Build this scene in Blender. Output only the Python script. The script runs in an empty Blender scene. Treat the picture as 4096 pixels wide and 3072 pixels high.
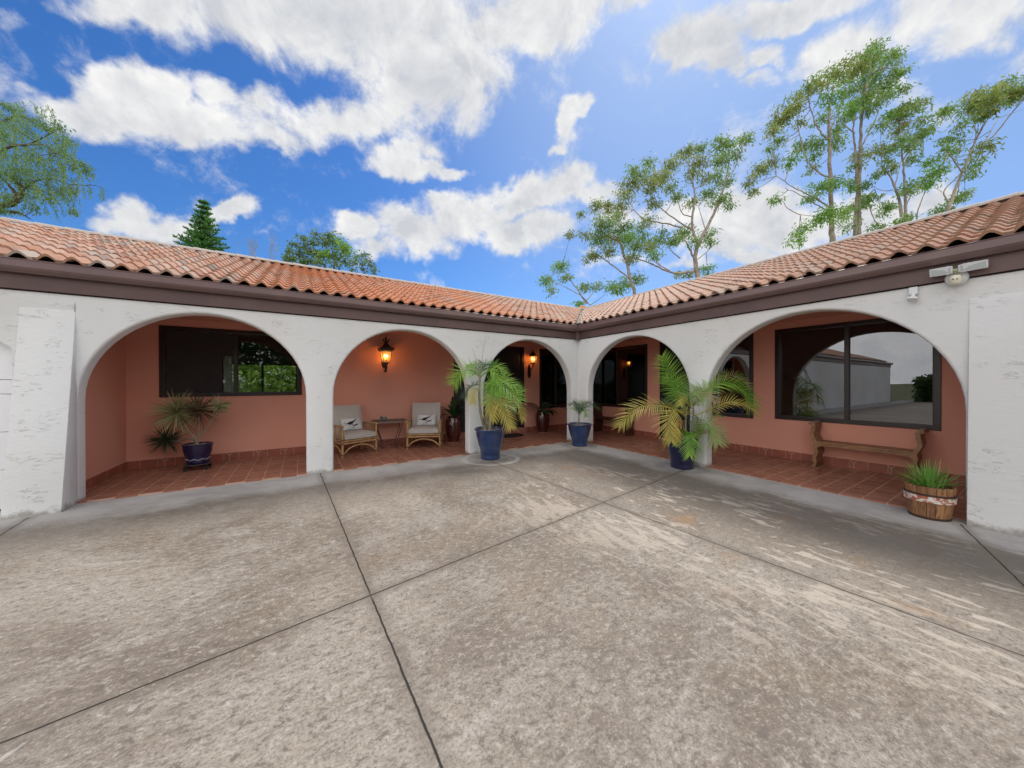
import bpy, bmesh, math, random
from math import sin, cos, pi, radians, sqrt, tan, atan2
from mathutils import Vector, Matrix
random.seed(7)
S = bpy.context.scene
COL = S.collection

# ---------------------------------------------------------------- camera
CP = Vector((-6.069, -6.477, 1.5)); YAW, PIT, ROL, FPX = 0.5602, -0.0030, -0.00225, 1351.33
FW = Vector((cos(PIT)*sin(YAW), cos(PIT)*cos(YAW), sin(PIT)))
_r = Vector((cos(YAW), -sin(YAW), 0)); _u = _r.cross(FW)
RT = _r*cos(ROL) + _u*sin(ROL); UP = -_r*sin(ROL) + _u*cos(ROL)
cd = bpy.data.cameras.new('camera'); cam = bpy.data.objects.new('camera', cd); COL.objects.link(cam)
cam.matrix_world = Matrix(((RT.x, UP.x, -FW.x, CP.x), (RT.y, UP.y, -FW.y, CP.y), (RT.z, UP.z, -FW.z, CP.z), (0, 0, 0, 1)))
cd.sensor_width = 36; cd.lens = FPX/4096*36; cd.clip_start = .05; cd.clip_end = 3000
S.camera = cam
def ray(px, py): return FW + RT*((px-2048)/FPX) - UP*((py-1536)/FPX)          # photo pixel (4096 wide) -> direction
def at(px, py, z): return CP + ray(px, py)*z                                   # at a given depth
def atv(px, py, z): return at(px*1.8517, py*1.8517, z)                         # same, 2212 wide pixel

# ---------------------------------------------------------------- light
S.view_settings.view_transform = 'Standard'; S.view_settings.look = 'None'
S.view_settings.exposure = 0.4; S.view_settings.gamma = 1
SUN_AZ, SUN_EL = radians(62), radians(56)
sd = bpy.data.lights.new('sun', 'SUN'); sd.energy = 1.7; sd.angle = radians(14); sd.color = (1, .93, .84)
sun = bpy.data.objects.new('sun', sd); COL.objects.link(sun)
sdir = Vector((sin(SUN_AZ)*cos(SUN_EL), cos(SUN_AZ)*cos(SUN_EL), sin(SUN_EL)))
sun.rotation_euler = sdir.to_track_quat('Z', 'Y').to_euler()

W = bpy.data.worlds.new('World'); S.world = W; W.use_nodes = True
def N(nt, t, **k):
    n = nt.nodes.new(t)
    for a, b in k.items(): setattr(n, a, b)
    return n
def setin(n, **k):
    for a, b in k.items():
        n.inputs[a.replace('_', ' ')].default_value = b
    return n
def math_(nt, op, a, b=None, c=None, clamp=False):
    n = nt.nodes.new('ShaderNodeMath'); n.operation = op; n.use_clamp = clamp
    for i, v in enumerate((a, b, c)):
        if v is None: continue
        if isinstance(v, (int, float)): n.inputs[i].default_value = v
        else: nt.links.new(v, n.inputs[i])
    return n.outputs[0]
def mrange(nt, v, a, b, c=0., d=1., smooth=True):
    n = nt.nodes.new('ShaderNodeMapRange'); n.interpolation_type = 'SMOOTHSTEP' if smooth else 'LINEAR'
    nt.links.new(v, n.inputs[0])
    for i, q in enumerate((a, b, c, d)): n.inputs[i+1].default_value = q
    return n.outputs[0]
def mixc(nt, f, a, b, mode='MIX'):
    n = nt.nodes.new('ShaderNodeMix'); n.data_type = 'RGBA'; n.blend_type = mode
    for i, v in ((0, f), (6, a), (7, b)):
        if isinstance(v, (int, float)): n.inputs[i].default_value = v
        elif isinstance(v, tuple): n.inputs[i].default_value = (*v, 1) if len(v) == 3 else v
        else: nt.links.new(v, n.inputs[i])
    return n.outputs[2]
def noise(nt, vec, scale, detail=4, rough=.55, dist=0., out=0):
    n = nt.nodes.new('ShaderNodeTexNoise'); n.inputs['Scale'].default_value = scale
    n.inputs['Detail'].default_value = detail; n.inputs['Roughness'].default_value = rough; n.inputs['Distortion'].default_value = dist
    if vec is not None: nt.links.new(vec, n.inputs['Vector'])
    return n.outputs[out]
def mapping(nt, vec, loc=(0, 0, 0), rot=(0, 0, 0), sc=(1, 1, 1), t='POINT'):
    n = nt.nodes.new('ShaderNodeMapping'); n.vector_type = t
    nt.links.new(vec, n.inputs[0])
    n.inputs['Location'].default_value = loc; n.inputs['Rotation'].default_value = rot; n.inputs['Scale'].default_value = sc
    return n.outputs[0]

# clouds: soft ellipses on the celestial sphere broken up by fractal noise (x, y, rx, ry, tilt, weight) measured in the 2212 px wide view
CL = [(300,-15,190,62,0,1),(560,30,230,88,5,1.05),(810,40,290,135,0,1.1),(930,160,170,130,0,1.1),(1000,180,90,120,20,1),(1130,50,230,75,-12,1),(1330,12,95,38,-10,.9),(1050,110,90,90,0,.7),
(290,188,120,62,-12,1.1),(190,235,150,48,-5,.9),(350,250,170,58,5,1),(470,205,85,48,25,.9),(100,222,70,28,0,.8),(250,170,50,45,0,.6),
(565,235,75,50,-20,.85),(480,280,90,38,5,.85),(610,292,85,36,5,.9),(700,265,120,60,0,.9),(800,255,120,55,-10,.9),(890,240,110,60,-20,.8),(740,300,60,20,0,.5),(590,320,35,20,0,.6),
(885,362,95,38,0,1.1),(968,368,70,20,3,.9),(880,318,60,30,-10,.9),(925,310,60,28,30,.7),(830,340,40,28,0,.8),
(1245,222,42,26,-25,1.05),(1222,262,26,52,22,.95),(1194,326,20,18,0,.75),(1205,300,18,30,25,.6),
(1010,470,105,62,-12,1.15),(905,505,110,48,12,1.1),(1120,500,110,48,0,1.15),(955,438,42,26,0,.9),(1140,420,115,42,-12,1.05),(1232,398,75,34,-10,1),(1255,378,30,22,0,.8),(825,540,75,34,-15,.9),(775,500,48,34,0,1.1),(1300,425,90,40,0,.9),(1190,485,45,30,0,.9),(870,545,70,25,0,.6),(760,478,30,20,0,.8),(1350,470,70,40,0,.9),
(285,472,58,38,0,1.1),(345,500,120,34,0,1.05),(500,452,62,25,-25,1.05),(420,490,70,30,-10,.8),(240,500,60,24,0,.8),(420,440,22,22,0,.5),
(1520,105,95,60,5,1.1),(1455,100,45,34,0,.9),(1650,125,38,32,-20,.85),(1560,140,70,40,0,.9),(1720,38,150,40,-5,1.05),(1590,58,60,22,0,.6),(1800,135,150,52,-14,.95),(1960,72,130,52,-12,.95),(2090,72,150,62,-5,.9),(2170,30,110,50,0,.9),(1940,200,110,50,15,.7),(2040,250,60,35,0,.5),(1625,182,35,18,0,.7),(1415,130,10,16,0,.5),
(1590,465,90,62,0,1.15),(1700,490,130,56,0,1.15),(1660,430,100,40,-10,1.05),(1540,520,90,40,0,1),(1810,478,120,46,0,1.1),(1620,552,130,20,0,.9),(2030,425,75,30,-5,1),(1440,470,70,42,0,1),(1930,480,110,44,0,1),(2100,475,110,40,0,.9),(1250,540,90,10,0,.5),(1350,560,120,16,0,.55),(1480,570,100,16,0,.7),
(20,40,40,40,0,.5),(60,190,50,12,0,.4),(2240,160,120,70,0,.6),(-250,120,260,150,0,.9),(-300,380,180,60,0,.8),(2550,330,260,90,0,.8),(2500,60,260,130,0,.9),(570,500,30,9,-20,.35),(500,505,35,9,0,.3)]
def cloud_group():
    g = bpy.data.node_groups.new('cloud_cover', 'ShaderNodeTree')
    g.interface.new_socket('Vector', in_out='INPUT', socket_type='NodeSocketVector')
    g.interface.new_socket('Cover', in_out='OUTPUT', socket_type='NodeSocketFloat')
    gi = g.nodes.new('NodeGroupInput'); go = g.nodes.new('NodeGroupOutput'); v = gi.outputs[0]
    wn = N(g, 'ShaderNodeTexNoise'); setin(wn, Scale=5.5, Detail=3.0, Roughness=.6); g.links.new(v, wn.inputs['Vector'])
    sb = N(g, 'ShaderNodeVectorMath', operation='SUBTRACT'); g.links.new(wn.outputs[1], sb.inputs[0]); sb.inputs[1].default_value = (.5, .5, .5)
    sc = N(g, 'ShaderNodeVectorMath', operation='SCALE'); g.links.new(sb.outputs[0], sc.inputs[0]); sc.inputs['Scale'].default_value = .085
    ad = N(g, 'ShaderNodeVectorMath', operation='ADD'); g.links.new(v, ad.inputs[0]); g.links.new(sc.outputs[0], ad.inputs[1]); vw = ad.outputs[0]
    w2 = N(g, 'ShaderNodeTexNoise'); setin(w2, Scale=19.0, Detail=3.0, Roughness=.6); g.links.new(v, w2.inputs['Vector'])
    w3 = N(g, 'ShaderNodeVectorMath', operation='MULTIPLY_ADD'); g.links.new(w2.outputs[1], w3.inputs[0]); w3.inputs[1].default_value = (.05, .05, .05); g.links.new(vw, w3.inputs[2])
    w4 = N(g, 'ShaderNodeVectorMath', operation='SUBTRACT'); g.links.new(w3.outputs[0], w4.inputs[0]); w4.inputs[1].default_value = (.025, .025, .025); vw = w4.outputs[0]
    acc = None
    for (x, y, rx, ry, rot, w) in CL:
        a = radians(rot); k = 1.8517
        def D(dx, dy): return ray((x+dx)*k, (y+dy)*k).normalized()
        c = D(0, 0); t1 = D(rx*cos(a), rx*sin(a)) - D(-rx*cos(a), -rx*sin(a)); ra = t1.length/2
        t2 = D(-ry*sin(a), ry*cos(a)) - D(ry*sin(a), -ry*cos(a)); rb = t2.length/2
        e1 = (t1 - c*t1.dot(c)).normalized(); e2 = c.cross(e1).normalized(); e1 = e2.cross(c)
        R = Matrix((e1, e2, c)).transposed()
        vi = vw
        if acc is not None:                                   # a thread through the running total keeps the node stack short
            th = N(g, 'ShaderNodeVectorMath', operation='MULTIPLY_ADD'); g.links.new(acc, th.inputs[0]); th.inputs[1].default_value = (1e-9, 1e-9, 1e-9); g.links.new(vw, th.inputs[2]); vi = th.outputs[0]
        m = mapping(g, vi, tuple(c), tuple(R.to_euler()), (ra, rb, .9), 'TEXTURE')
        ln = N(g, 'ShaderNodeVectorMath', operation='LENGTH'); g.links.new(m, ln.inputs[0])
        q = mrange(g, ln.outputs['Value'], 1.65, .15, 0, w*1.08)
        acc = q if acc is None else math_(g, 'SMOOTH_MAX', acc, q, .3)
    # unseen broken cloud added behind the viewer, to light the walls
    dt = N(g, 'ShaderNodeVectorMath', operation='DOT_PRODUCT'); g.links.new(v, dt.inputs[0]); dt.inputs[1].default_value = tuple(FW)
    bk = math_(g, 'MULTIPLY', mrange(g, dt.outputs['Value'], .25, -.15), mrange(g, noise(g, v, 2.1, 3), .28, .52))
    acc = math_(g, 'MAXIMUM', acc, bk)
    n1 = noise(g, v, 6.5, 12, .66, .3); n2 = noise(g, v, 24, 8, .68, .4)
    nn = math_(g, 'ADD', math_(g, 'MULTIPLY', math_(g, 'SUBTRACT', n1, .5), 2.4), math_(g, 'MULTIPLY', math_(g, 'SUBTRACT', n2, .5), 1.0))
    r = math_(g, 'ADD', acc, math_(g, 'MULTIPLY', nn, .68))
    ov = N(g, 'ShaderNodeVectorMath', operation='ADD'); g.links.new(v, ov.inputs[0]); ov.inputs[1].default_value = (.010, .006, .034)
    n3 = noise(g, ov.outputs[0], 6.5, 6, .62, .3)
    g.interface.new_socket('Relief', in_out='OUTPUT', socket_type='NodeSocketFloat')
    g.links.new(math_(g, 'SUBTRACT', n1, n3), go.inputs[1])
    g.links.new(r, go.inputs[0]); return g
wn_ = W.node_tree; wn_.nodes.clear()
tc = N(wn_, 'ShaderNodeTexCoord'); dirv = tc.outputs['Generated']
sky = N(wn_, 'ShaderNodeTexSky', sky_type='NISHITA', sun_disc=False, sun_elevation=SUN_EL, sun_rotation=SUN_AZ)
sky.air_density = 1.0; sky.dust_density = .6; sky.ozone_density = 2.0
hs = N(wn_, 'ShaderNodeHueSaturation'); setin(hs, Saturation=1.3, Value=1.0); wn_.links.new(sky.outputs[0], hs.inputs['Color'])
CG = cloud_group()
def cover(vec):
    n = N(wn_, 'ShaderNodeGroup'); n.node_tree = CG; wn_.links.new(vec, n.inputs[0]); return n.outputs
d0, relief = cover(dirv)
alpha = mrange(wn_, d0, .26, .92)
lit = mrange(wn_, relief, -.16, .16, .05, 1, False)
thick = mrange(wn_, d0, .75, 1.5, 0, 1)
lit = math_(wn_, 'SUBTRACT', lit, math_(wn_, 'MULTIPLY', thick, .25), clamp=True)
lit = math_(wn_, 'MULTIPLY', lit, mrange(wn_, noise(wn_, dirv, 4.2, 5, .6, .2), .36, .60, .68, 1))
ccol = mixc(wn_, lit, (5.5, 5.7, 6.1), (8.8, 8.75, 8.6))
skyc = mixc(wn_, 1.0, hs.outputs[0], (.80, 1.0, 1.28), 'MULTIPLY')
vd = N(wn_, 'ShaderNodeVectorMath', operation='DOT_PRODUCT'); wn_.links.new(dirv, vd.inputs[0]); vd.inputs[1].default_value = (.75, .17, .64)
skyc = mixc(wn_, mrange(wn_, vd.outputs['Value'], .55, 1.0, 0, .42), skyc, (4.3, 5.6, 7.3))
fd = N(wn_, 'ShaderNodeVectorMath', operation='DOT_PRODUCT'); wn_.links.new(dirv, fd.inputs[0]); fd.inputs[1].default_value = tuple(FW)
ccol = mixc(wn_, mrange(wn_, fd.outputs['Value'], .15, -.2), ccol, mixc(wn_, lit, (13., 13., 13.), (20., 19.5, 18.8)))  # unseen clouds behind the viewer brightened to light the walls and porch
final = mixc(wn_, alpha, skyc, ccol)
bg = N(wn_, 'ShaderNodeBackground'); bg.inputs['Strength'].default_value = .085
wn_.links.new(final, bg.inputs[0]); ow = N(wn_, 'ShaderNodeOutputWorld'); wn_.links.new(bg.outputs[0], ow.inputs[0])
W.cycles.sampling_method = 'MANUAL'; W.cycles.sample_map_resolution = 512

# ---------------------------------------------------------------- mesh tools
class M:
    def __init__(s): s.v = []; s.f = []; s.a = []; s.w = []
    def add(s, vs, fs, a=0.):
        o = len(s.v); s.v += [tuple(p) for p in vs]; s.f += [tuple(i+o for i in f) for f in fs]; s.a += [a]*len(vs); return s
    def box(s, x0, x1, y0, y1, z0, z1, T=None):
        vs = [Vector((x, y, z)) for x in (x0, x1) for y in (y0, y1) for z in (z0, z1)]
        if T: vs = [T @ p for p in vs]
        return s.add(vs, [(0,1,3,2),(4,6,7,5),(0,4,5,1),(2,3,7,6),(0,2,6,4),(1,5,7,3)])
    def tube(s, pts, rad, n=8, cap=True, a=0.):
        pts = [Vector(p) for p in pts]; k = len(pts)
        if isinstance(rad, (int, float)): rad = [rad]*k
        vs = []; fs = []; nrm = None
        for i, p in enumerate(pts):
            t = (pts[min(i+1, k-1)] - pts[max(i-1, 0)]).normalized()
            if nrm is None:
                nrm = t.orthogonal().normalized()
            else:
                nrm = (nrm - t*nrm.dot(t)); nrm = nrm.normalized() if nrm.length > 1e-6 else t.orthogonal().normalized()
            b = t.cross(nrm)
            for j in range(n):
                q = 2*pi*j/n; vs.append(p + (nrm*cos(q) + b*sin(q))*rad[i])
        for i in range(k-1):
            for j in range(n):
                fs.append((i*n+j, i*n+(j+1) % n, (i+1)*n+(j+1) % n, (i+1)*n+j))
        if cap: fs += [tuple(range(n-1, -1, -1)), tuple((k-1)*n+j for j in range(n))]
        return s.add(vs, fs, a)
    def lathe(s, prof, c=(0, 0, 0), n=32, cap=True, ph=0., sx=1., sy=1., T=None):
        c = Vector(c); vs = []; fs = []
        for (r, z) in prof:
            for j in range(n):
                q = 2*pi*j/n+ph; vs.append(c + Vector((r*cos(q)*sx, r*sin(q)*sy, z)))
        if T: vs = [T @ p for p in vs]
        for i in range(len(prof)-1):
            for j in range(n): fs.append((i*n+j, i*n+(j+1) % n, (i+1)*n+(j+1) % n, (i+1)*n+j))
        if cap: fs += [tuple(range(n-1, -1, -1)), tuple((len(prof)-1)*n+j for j in range(n))]
        return s.add(vs, fs)
    def prism(s, poly, ax, a, b):                     # 2-D outline extruded along axis ax from a to b
        def P(u, v, w):
            return {0: (w, u, v), 1: (u, w, v), 2: (u, v, w)}[ax]
        n = len(poly); vs = [P(u, v, a) for u, v in poly] + [P(u, v, b) for u, v in poly]
        return s.add(vs, [tuple(range(n-1, -1, -1)), tuple(range(n, 2*n))] + [(i, (i+1) % n, n+(i+1) % n, n+i) for i in range(n)])
    def build(s, name, mat, parent=None, smooth=False, fix=True, bevel=0., loc=None, T=None):
        me = bpy.data.meshes.new(name)
        if T is not None: s.v = [tuple(T @ Vector(p)) for p in s.v]
        me.from_pydata(s.v, [], s.f)
        if any(s.a):
            at_ = me.attributes.new('var', 'FLOAT', 'POINT'); at_.data.foreach_set('value', s.a)
        if fix or bevel:
            bm = bmesh.new(); bm.from_mesh(me)
            if fix: bmesh.ops.recalc_face_normals(bm, faces=bm.faces)
            if bevel:
                es = [e for e in bm.edges if len(e.link_faces) == 2 and e.calc_face_angle(0) > .6]
                bmesh.ops.bevel(bm, geom=es, offset=bevel, segments=2, affect='EDGES', profile=.6)
            bm.to_mesh(me); bm.free()
        if smooth:
            me.polygons.foreach_set('use_smooth', [True]*len(me.polygons))
            try: me.set_sharp_from_angle(angle=radians(50))
            except Exception: pass
        me.materials.append(mat)
        o = bpy.data.objects.new(name, me); COL.objects.link(o)
        if parent is not None: o.parent = parent
        if loc is not None: o.location = loc
        return o
def tag(o, label=None, cat=None, group=None, kind=None):
    if label: o['label'] = label
    if cat: o['category'] = cat
    if group: o['group'] = group
    if kind: o['kind'] = kind
    return o
def empty(name, loc=(0, 0, 0), rz=0., label=None, cat=None, group=None):
    o = bpy.data.objects.new(name, None); COL.objects.link(o); o.location = loc; o.rotation_euler = (0, 0, rz)
    o.empty_display_size = .2
    return tag(o, label, cat, group)
def copy_tree(o, parent=None):
    c = o.copy(); COL.objects.link(c)
    if parent is not None: c.parent = parent
    for ch in [q for q in bpy.data.objects if q.parent == o]: copy_tree(ch, c)
    return c
def curve(pts, n=12):                                  # Catmull-Rom through points
    P = [Vector(p) for p in pts]; P = [P[0]*2-P[1]] + P + [P[-1]*2-P[-2]]; out = []
    m = len(P)-3
    for i in range(m):
        for j in range(n):
            t = j/n; a, b, c, d = P[i:i+4]
            out.append(.5*((2*b) + (c-a)*t + (2*a-5*b+4*c-d)*t*t + (-a+3*b-3*c+d)*t**3))
    out.append(P[-2]); return out

# ---------------------------------------------------------------- materials
def mat(name, col, rough=.7, spec=.3, bump=None, var=None, metal=0., coat=0.):
    """col linear; var=(scale, amount, colour2) mottling; bump=(scale, strength, detail, stretch)"""
    m = bpy.data.materials.new(name); m.use_nodes = True; nt = m.node_tree
    b = nt.nodes['Principled BSDF']; b.inputs['Base Color'].default_value = (*col, 1)
    b.inputs['Roughness'].default_value = rough; b.inputs['Specular IOR Level'].default_value = spec; b.inputs['Metallic'].default_value = metal
    if coat: b.inputs['Coat Weight'].default_value = coat; b.inputs['Coat Roughness'].default_value = .08
    t = N(nt, 'ShaderNodeTexCoord'); o = t.outputs['Object']
    if var:
        c2 = var[2]; f = noise(nt, o, var[0], 6, .6, .3)
        f = mrange(nt, f, .35, .68, 0, var[1]); nt.links.new(mixc(nt, f, col, c2), b.inputs['Base Color'])
    if bump:
        v = mapping(nt, o, sc=bump[3]) if len(bump) > 3 else o
        h = noise(nt, v, bump[0], bump[2] if len(bump) > 2 else 4, .6)
        bp = N(nt, 'ShaderNodeBump'); bp.inputs['Strength'].default_value = bump[1]; bp.inputs['Distance'].default_value = .01
        nt.links.new(h, bp.inputs['Height']); nt.links.new(bp.outputs[0], b.inputs['Normal'])
    return m
def leafmat(name, c1, c2, trans=.35, rough=.5, c3=None):
    trans = min(.6, trans*1.35)
    m = bpy.data.materials.new(name); m.use_nodes = True; nt = m.node_tree; b = nt.nodes['Principled BSDF']
    a = N(nt, 'ShaderNodeAttribute', attribute_name='var'); g = N(nt, 'ShaderNodeTexCoord')
    f = math_(nt, 'ADD', math_(nt, 'MULTIPLY', a.outputs['Fac'], .6), math_(nt, 'MULTIPLY', mrange(nt, noise(nt, g.outputs['Object'], 1.1, 3), .35, .65), .4))
    c = mixc(nt, f, c1, c2)
    if c3: c = mixc(nt, mrange(nt, a.outputs['Fac'], .86, .95), c, c3)
    nt.links.new(c, b.inputs['Base Color']); b.inputs['Roughness'].default_value = rough; b.inputs['Specular IOR Level'].default_value = .35
    tr = N(nt, 'ShaderNodeBsdfTranslucent'); nt.links.new(c, tr.inputs[0])
    mx = N(nt, 'ShaderNodeMixShader'); mx.inputs[0].default_value = trans
    nt.links.new(b.outputs[0], mx.inputs[1]); nt.links.new(tr.outputs[0], mx.inputs[2]); nt.links.new(mx.outputs[0], nt.nodes['Material Output'].inputs[0])
    return m

def stucco(name, col, dirt, strength=.5, trowel=True, sc=1.):
    m = bpy.data.materials.new(name); m.use_nodes = True; nt = m.node_tree; b = nt.nodes['Principled BSDF']
    g = N(nt, 'ShaderNodeNewGeometry'); p = g.outputs['Position']
    n0 = noise(nt, p, .55, 3, .5, 0); n1 = noise(nt, p, 26, 3, .6)
    c = mixc(nt, mrange(nt, n0, .34, .66, 0, .45), col, dirt); c = mixc(nt, mrange(nt, n1, .55, .8, 0, .10), c, dirt); cbase = c
    b.inputs['Roughness'].default_value = .85; b.inputs['Specular IOR Level'].default_value = .2
    st = mapping(nt, p, sc=(2.3*sc, 2.3*sc, 10*sc))
    pn = noise(nt, st, 2.6, 3, .55, .7)
    # raised trowel ridges: short thin contour lines of a stretched noise field
    rd = math_(nt, 'ABSOLUTE', math_(nt, 'SUBTRACT', math_(nt, 'FRACT', math_(nt, 'MULTIPLY', pn, 4.)), .5)); ridge = mrange(nt, rd, .0, .10, 1, 0)
    brk = mrange(nt, noise(nt, p, 4.0*sc, 4, .6), .52, .62)
    ridge = math_(nt, 'MULTIPLY', ridge, brk)
    h = math_(nt, 'ADD', math_(nt, 'MULTIPLY', pn, .10), math_(nt, 'MULTIPLY', n1, .10))
    if trowel:
        h = math_(nt, 'ADD', h, math_(nt, 'MULTIPLY', ridge, .34))
        c = mixc(nt, math_(nt, 'MULTIPLY', mrange(nt, rd, .0, .05, 1, 0), math_(nt, 'MULTIPLY', brk, .34)), c, (.42, .39, .36))  # dark ridge lines painted in, as soft light hides the bump shading
        sz = N(nt, 'ShaderNodeSeparateXYZ'); nt.links.new(p, sz.inputs[0])
        sp_ = math_(nt, 'ADD', sz.outputs[2], math_(nt, 'MULTIPLY', math_(nt, 'SUBTRACT', noise(nt, p, 7, 6, .7), .5), -.30))
        c = mixc(nt, mrange(nt, sp_, .09, .0, 0, .75), c, (.25, .22, .19))
    nt.links.new(c, b.inputs['Base Color'])
    bp = N(nt, 'ShaderNodeBump'); bp.inputs['Strength'].default_value = strength; bp.inputs['Distance'].default_value = .05
    nt.links.new(h, bp.inputs['Height']); nt.links.new(bp.outputs[0], b.inputs['Normal']); return m
WHITE = stucco('white_stucco', (.73, .735, .735), (.60, .575, .53), .55)
PINK = stucco('terracotta_plaster', (.69, .335, .25), (.62, .265, .185), .18, False, .5)
INNER = mat('interior_plaster', (.16, .14, .13), .9)
BROWN = mat('brown_fascia_paint', (.125, .074, .066), .45, .4, bump=(3, .15, 3, (1, 1, 4)), var=(1.7, .7, (.085, .052, .050)))
GUT = mat('brown_gutter_metal', (.165, .104, .097), .35, .5, var=(2.3, .6, (.12, .075, .075)))
DARKWOOD = mat('dark_brown_frame', (.022, .012, .011), .35, .5)
DOORM = mat('dark_door_paint', (.012, .014, .020), .3, .5, var=(5, .5, (.02, .022, .03)))
IRON = mat('rusty_black_iron', (.030, .012, .010), .5, .5, bump=(60, .3), var=(25, .7, (.05, .018, .012)))
def glassmat(name, refl, tint, rough=0.0):
    m = bpy.data.materials.new(name); m.use_nodes = True; nt = m.node_tree; nt.nodes.remove(nt.nodes['Principled BSDF'])
    gl = N(nt, 'ShaderNodeBsdfGlossy'); gl.inputs['Roughness'].default_value = rough; gl.inputs['Color'].default_value = (.93, .95, 1, 1)
    g = N(nt, 'ShaderNodeNewGeometry'); wv = noise(nt, g.outputs['Position'], 1.3, 2)
    bp = N(nt, 'ShaderNodeBump'); bp.inputs['Strength'].default_value = .02; bp.inputs['Distance'].default_value = .02
    nt.links.new(wv, bp.inputs['Height']); nt.links.new(bp.outputs[0], gl.inputs['Normal'])
    tr = N(nt, 'ShaderNodeBsdfTransparent'); tr.inputs[0].default_value = (*tint, 1)
    fr = N(nt, 'ShaderNodeFresnel'); fr.inputs[0].default_value = 1.5
    fac = math_(nt, 'ADD', fr.outputs[0], refl, clamp=True)
    mx = N(nt, 'ShaderNodeMixShader'); nt.links.new(fac, mx.inputs[0]); nt.links.new(tr.outputs[0], mx.inputs[1]); nt.links.new(gl.outputs[0], mx.inputs[2])
    nt.links.new(mx.outputs[0], nt.nodes['Material Output'].inputs[0]); return m
GLASS = glassmat('window_glass', .012, (.85, .88, .84))
GLASSR = glassmat('tinted_window_glass', .13, (.3, .3, .32))
GLASSD = glassmat('dark_window_glass', .03, (.10, .10, .12))
SCREEN = mat('insect_screen', (.035, .030, .030), .8, .2, var=(3, .5, (.05, .042, .040)))
CUR = mat('grey_curtain_cloth', (.3, .29, .28), .9, bump=(14, .6, 2, (1, 1, .05)))

def brickmat(name, c1, c2, mortar, bw, rh, ms, off=.5, rot=0., rough=.35, plane='xy', spec=.4, shift=(0, 0)):
    m = bpy.data.materials.new(name); m.use_nodes = True; nt = m.node_tree; b = nt.nodes['Principled BSDF']
    g = N(nt, 'ShaderNodeNewGeometry'); v = g.outputs['Position']
    rt = {'xy': (0, 0, rot), 'xz': (radians(-90), 0, 0), 'yz': (0, radians(-90), 0)}[plane]
    v = mapping(nt, v, rot=rt, loc=(shift[0], shift[1], 0))
    br = N(nt, 'ShaderNodeTexBrick', offset=off, squash=1.0); nt.links.new(v, br.inputs['Vector'])
    setin(br, Scale=1.0, Mortar_Size=ms, Mortar_Smooth=.3, Bias=0.0, Brick_Width=bw, Row_Height=rh)
    br.inputs['Color1'].default_value = (*c1, 1); br.inputs['Color2'].default_value = (*c2, 1); br.inputs['Mortar'].default_value = (*mortar, 1)
    n = noise(nt, g.outputs['Position'], 3.5, 6, .65, .5)
    c = mixc(nt, mrange(nt, n, .35, .7, 0, .5), br.outputs['Color'], tuple(q*.62 for q in c1))
    c = mixc(nt, math_(nt, 'MULTIPLY', br.outputs['Fac'], mrange(nt, noise(nt, g.outputs['Position'], 1.7, 3), .3, .6, .25, 1)), c, mortar)
    nt.links.new(c, b.inputs['Base Color']); b.inputs['Roughness'].default_value = rough; b.inputs['Specular IOR Level'].default_value = spec
    nt.links.new(mrange(nt, n, .3, .7, rough*.7, rough*1.5), b.inputs['Roughness'])
    bp = N(nt, 'ShaderNodeBump'); bp.inputs['Strength'].default_value = .5; bp.inputs['Distance'].default_value = .006; bp.invert = True
    nt.links.new(br.outputs['Fac'], bp.inputs['Height']); nt.links.new(bp.outputs[0], b.inputs['Normal']); return m
TILE_L = brickmat('porch_tile', (.34, .145, .092), (.27, .108, .068), (.50, .30, .22), .225, .2237, .007, .5, radians(90), shift=(0, .075))
TILE_R = brickmat('porch_tile_turned', (.34, .145, .092), (.27, .108, .068), (.50, .30, .22), .225, .215, .007, .5, 0., shift=(0, .04))
SKIRT_L = brickmat('skirting_tile', (.33, .10, .065), (.28, .085, .055), (.42, .24, .17), .225, .6, .005, 0, plane='xz', shift=(.11, .3))
SKIRT_R = brickmat('skirting_tile_side', (.33, .10, .065), (.28, .085, .055), (.42, .24, .17), .6, .225, .005, 0, plane='yz', shift=(.3, .14))
GROUT = mat('skirting_grout', (.46, .30, .22), .8); GROUTD = mat('dark_inset', (.10, .03, .02), .6)

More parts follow.
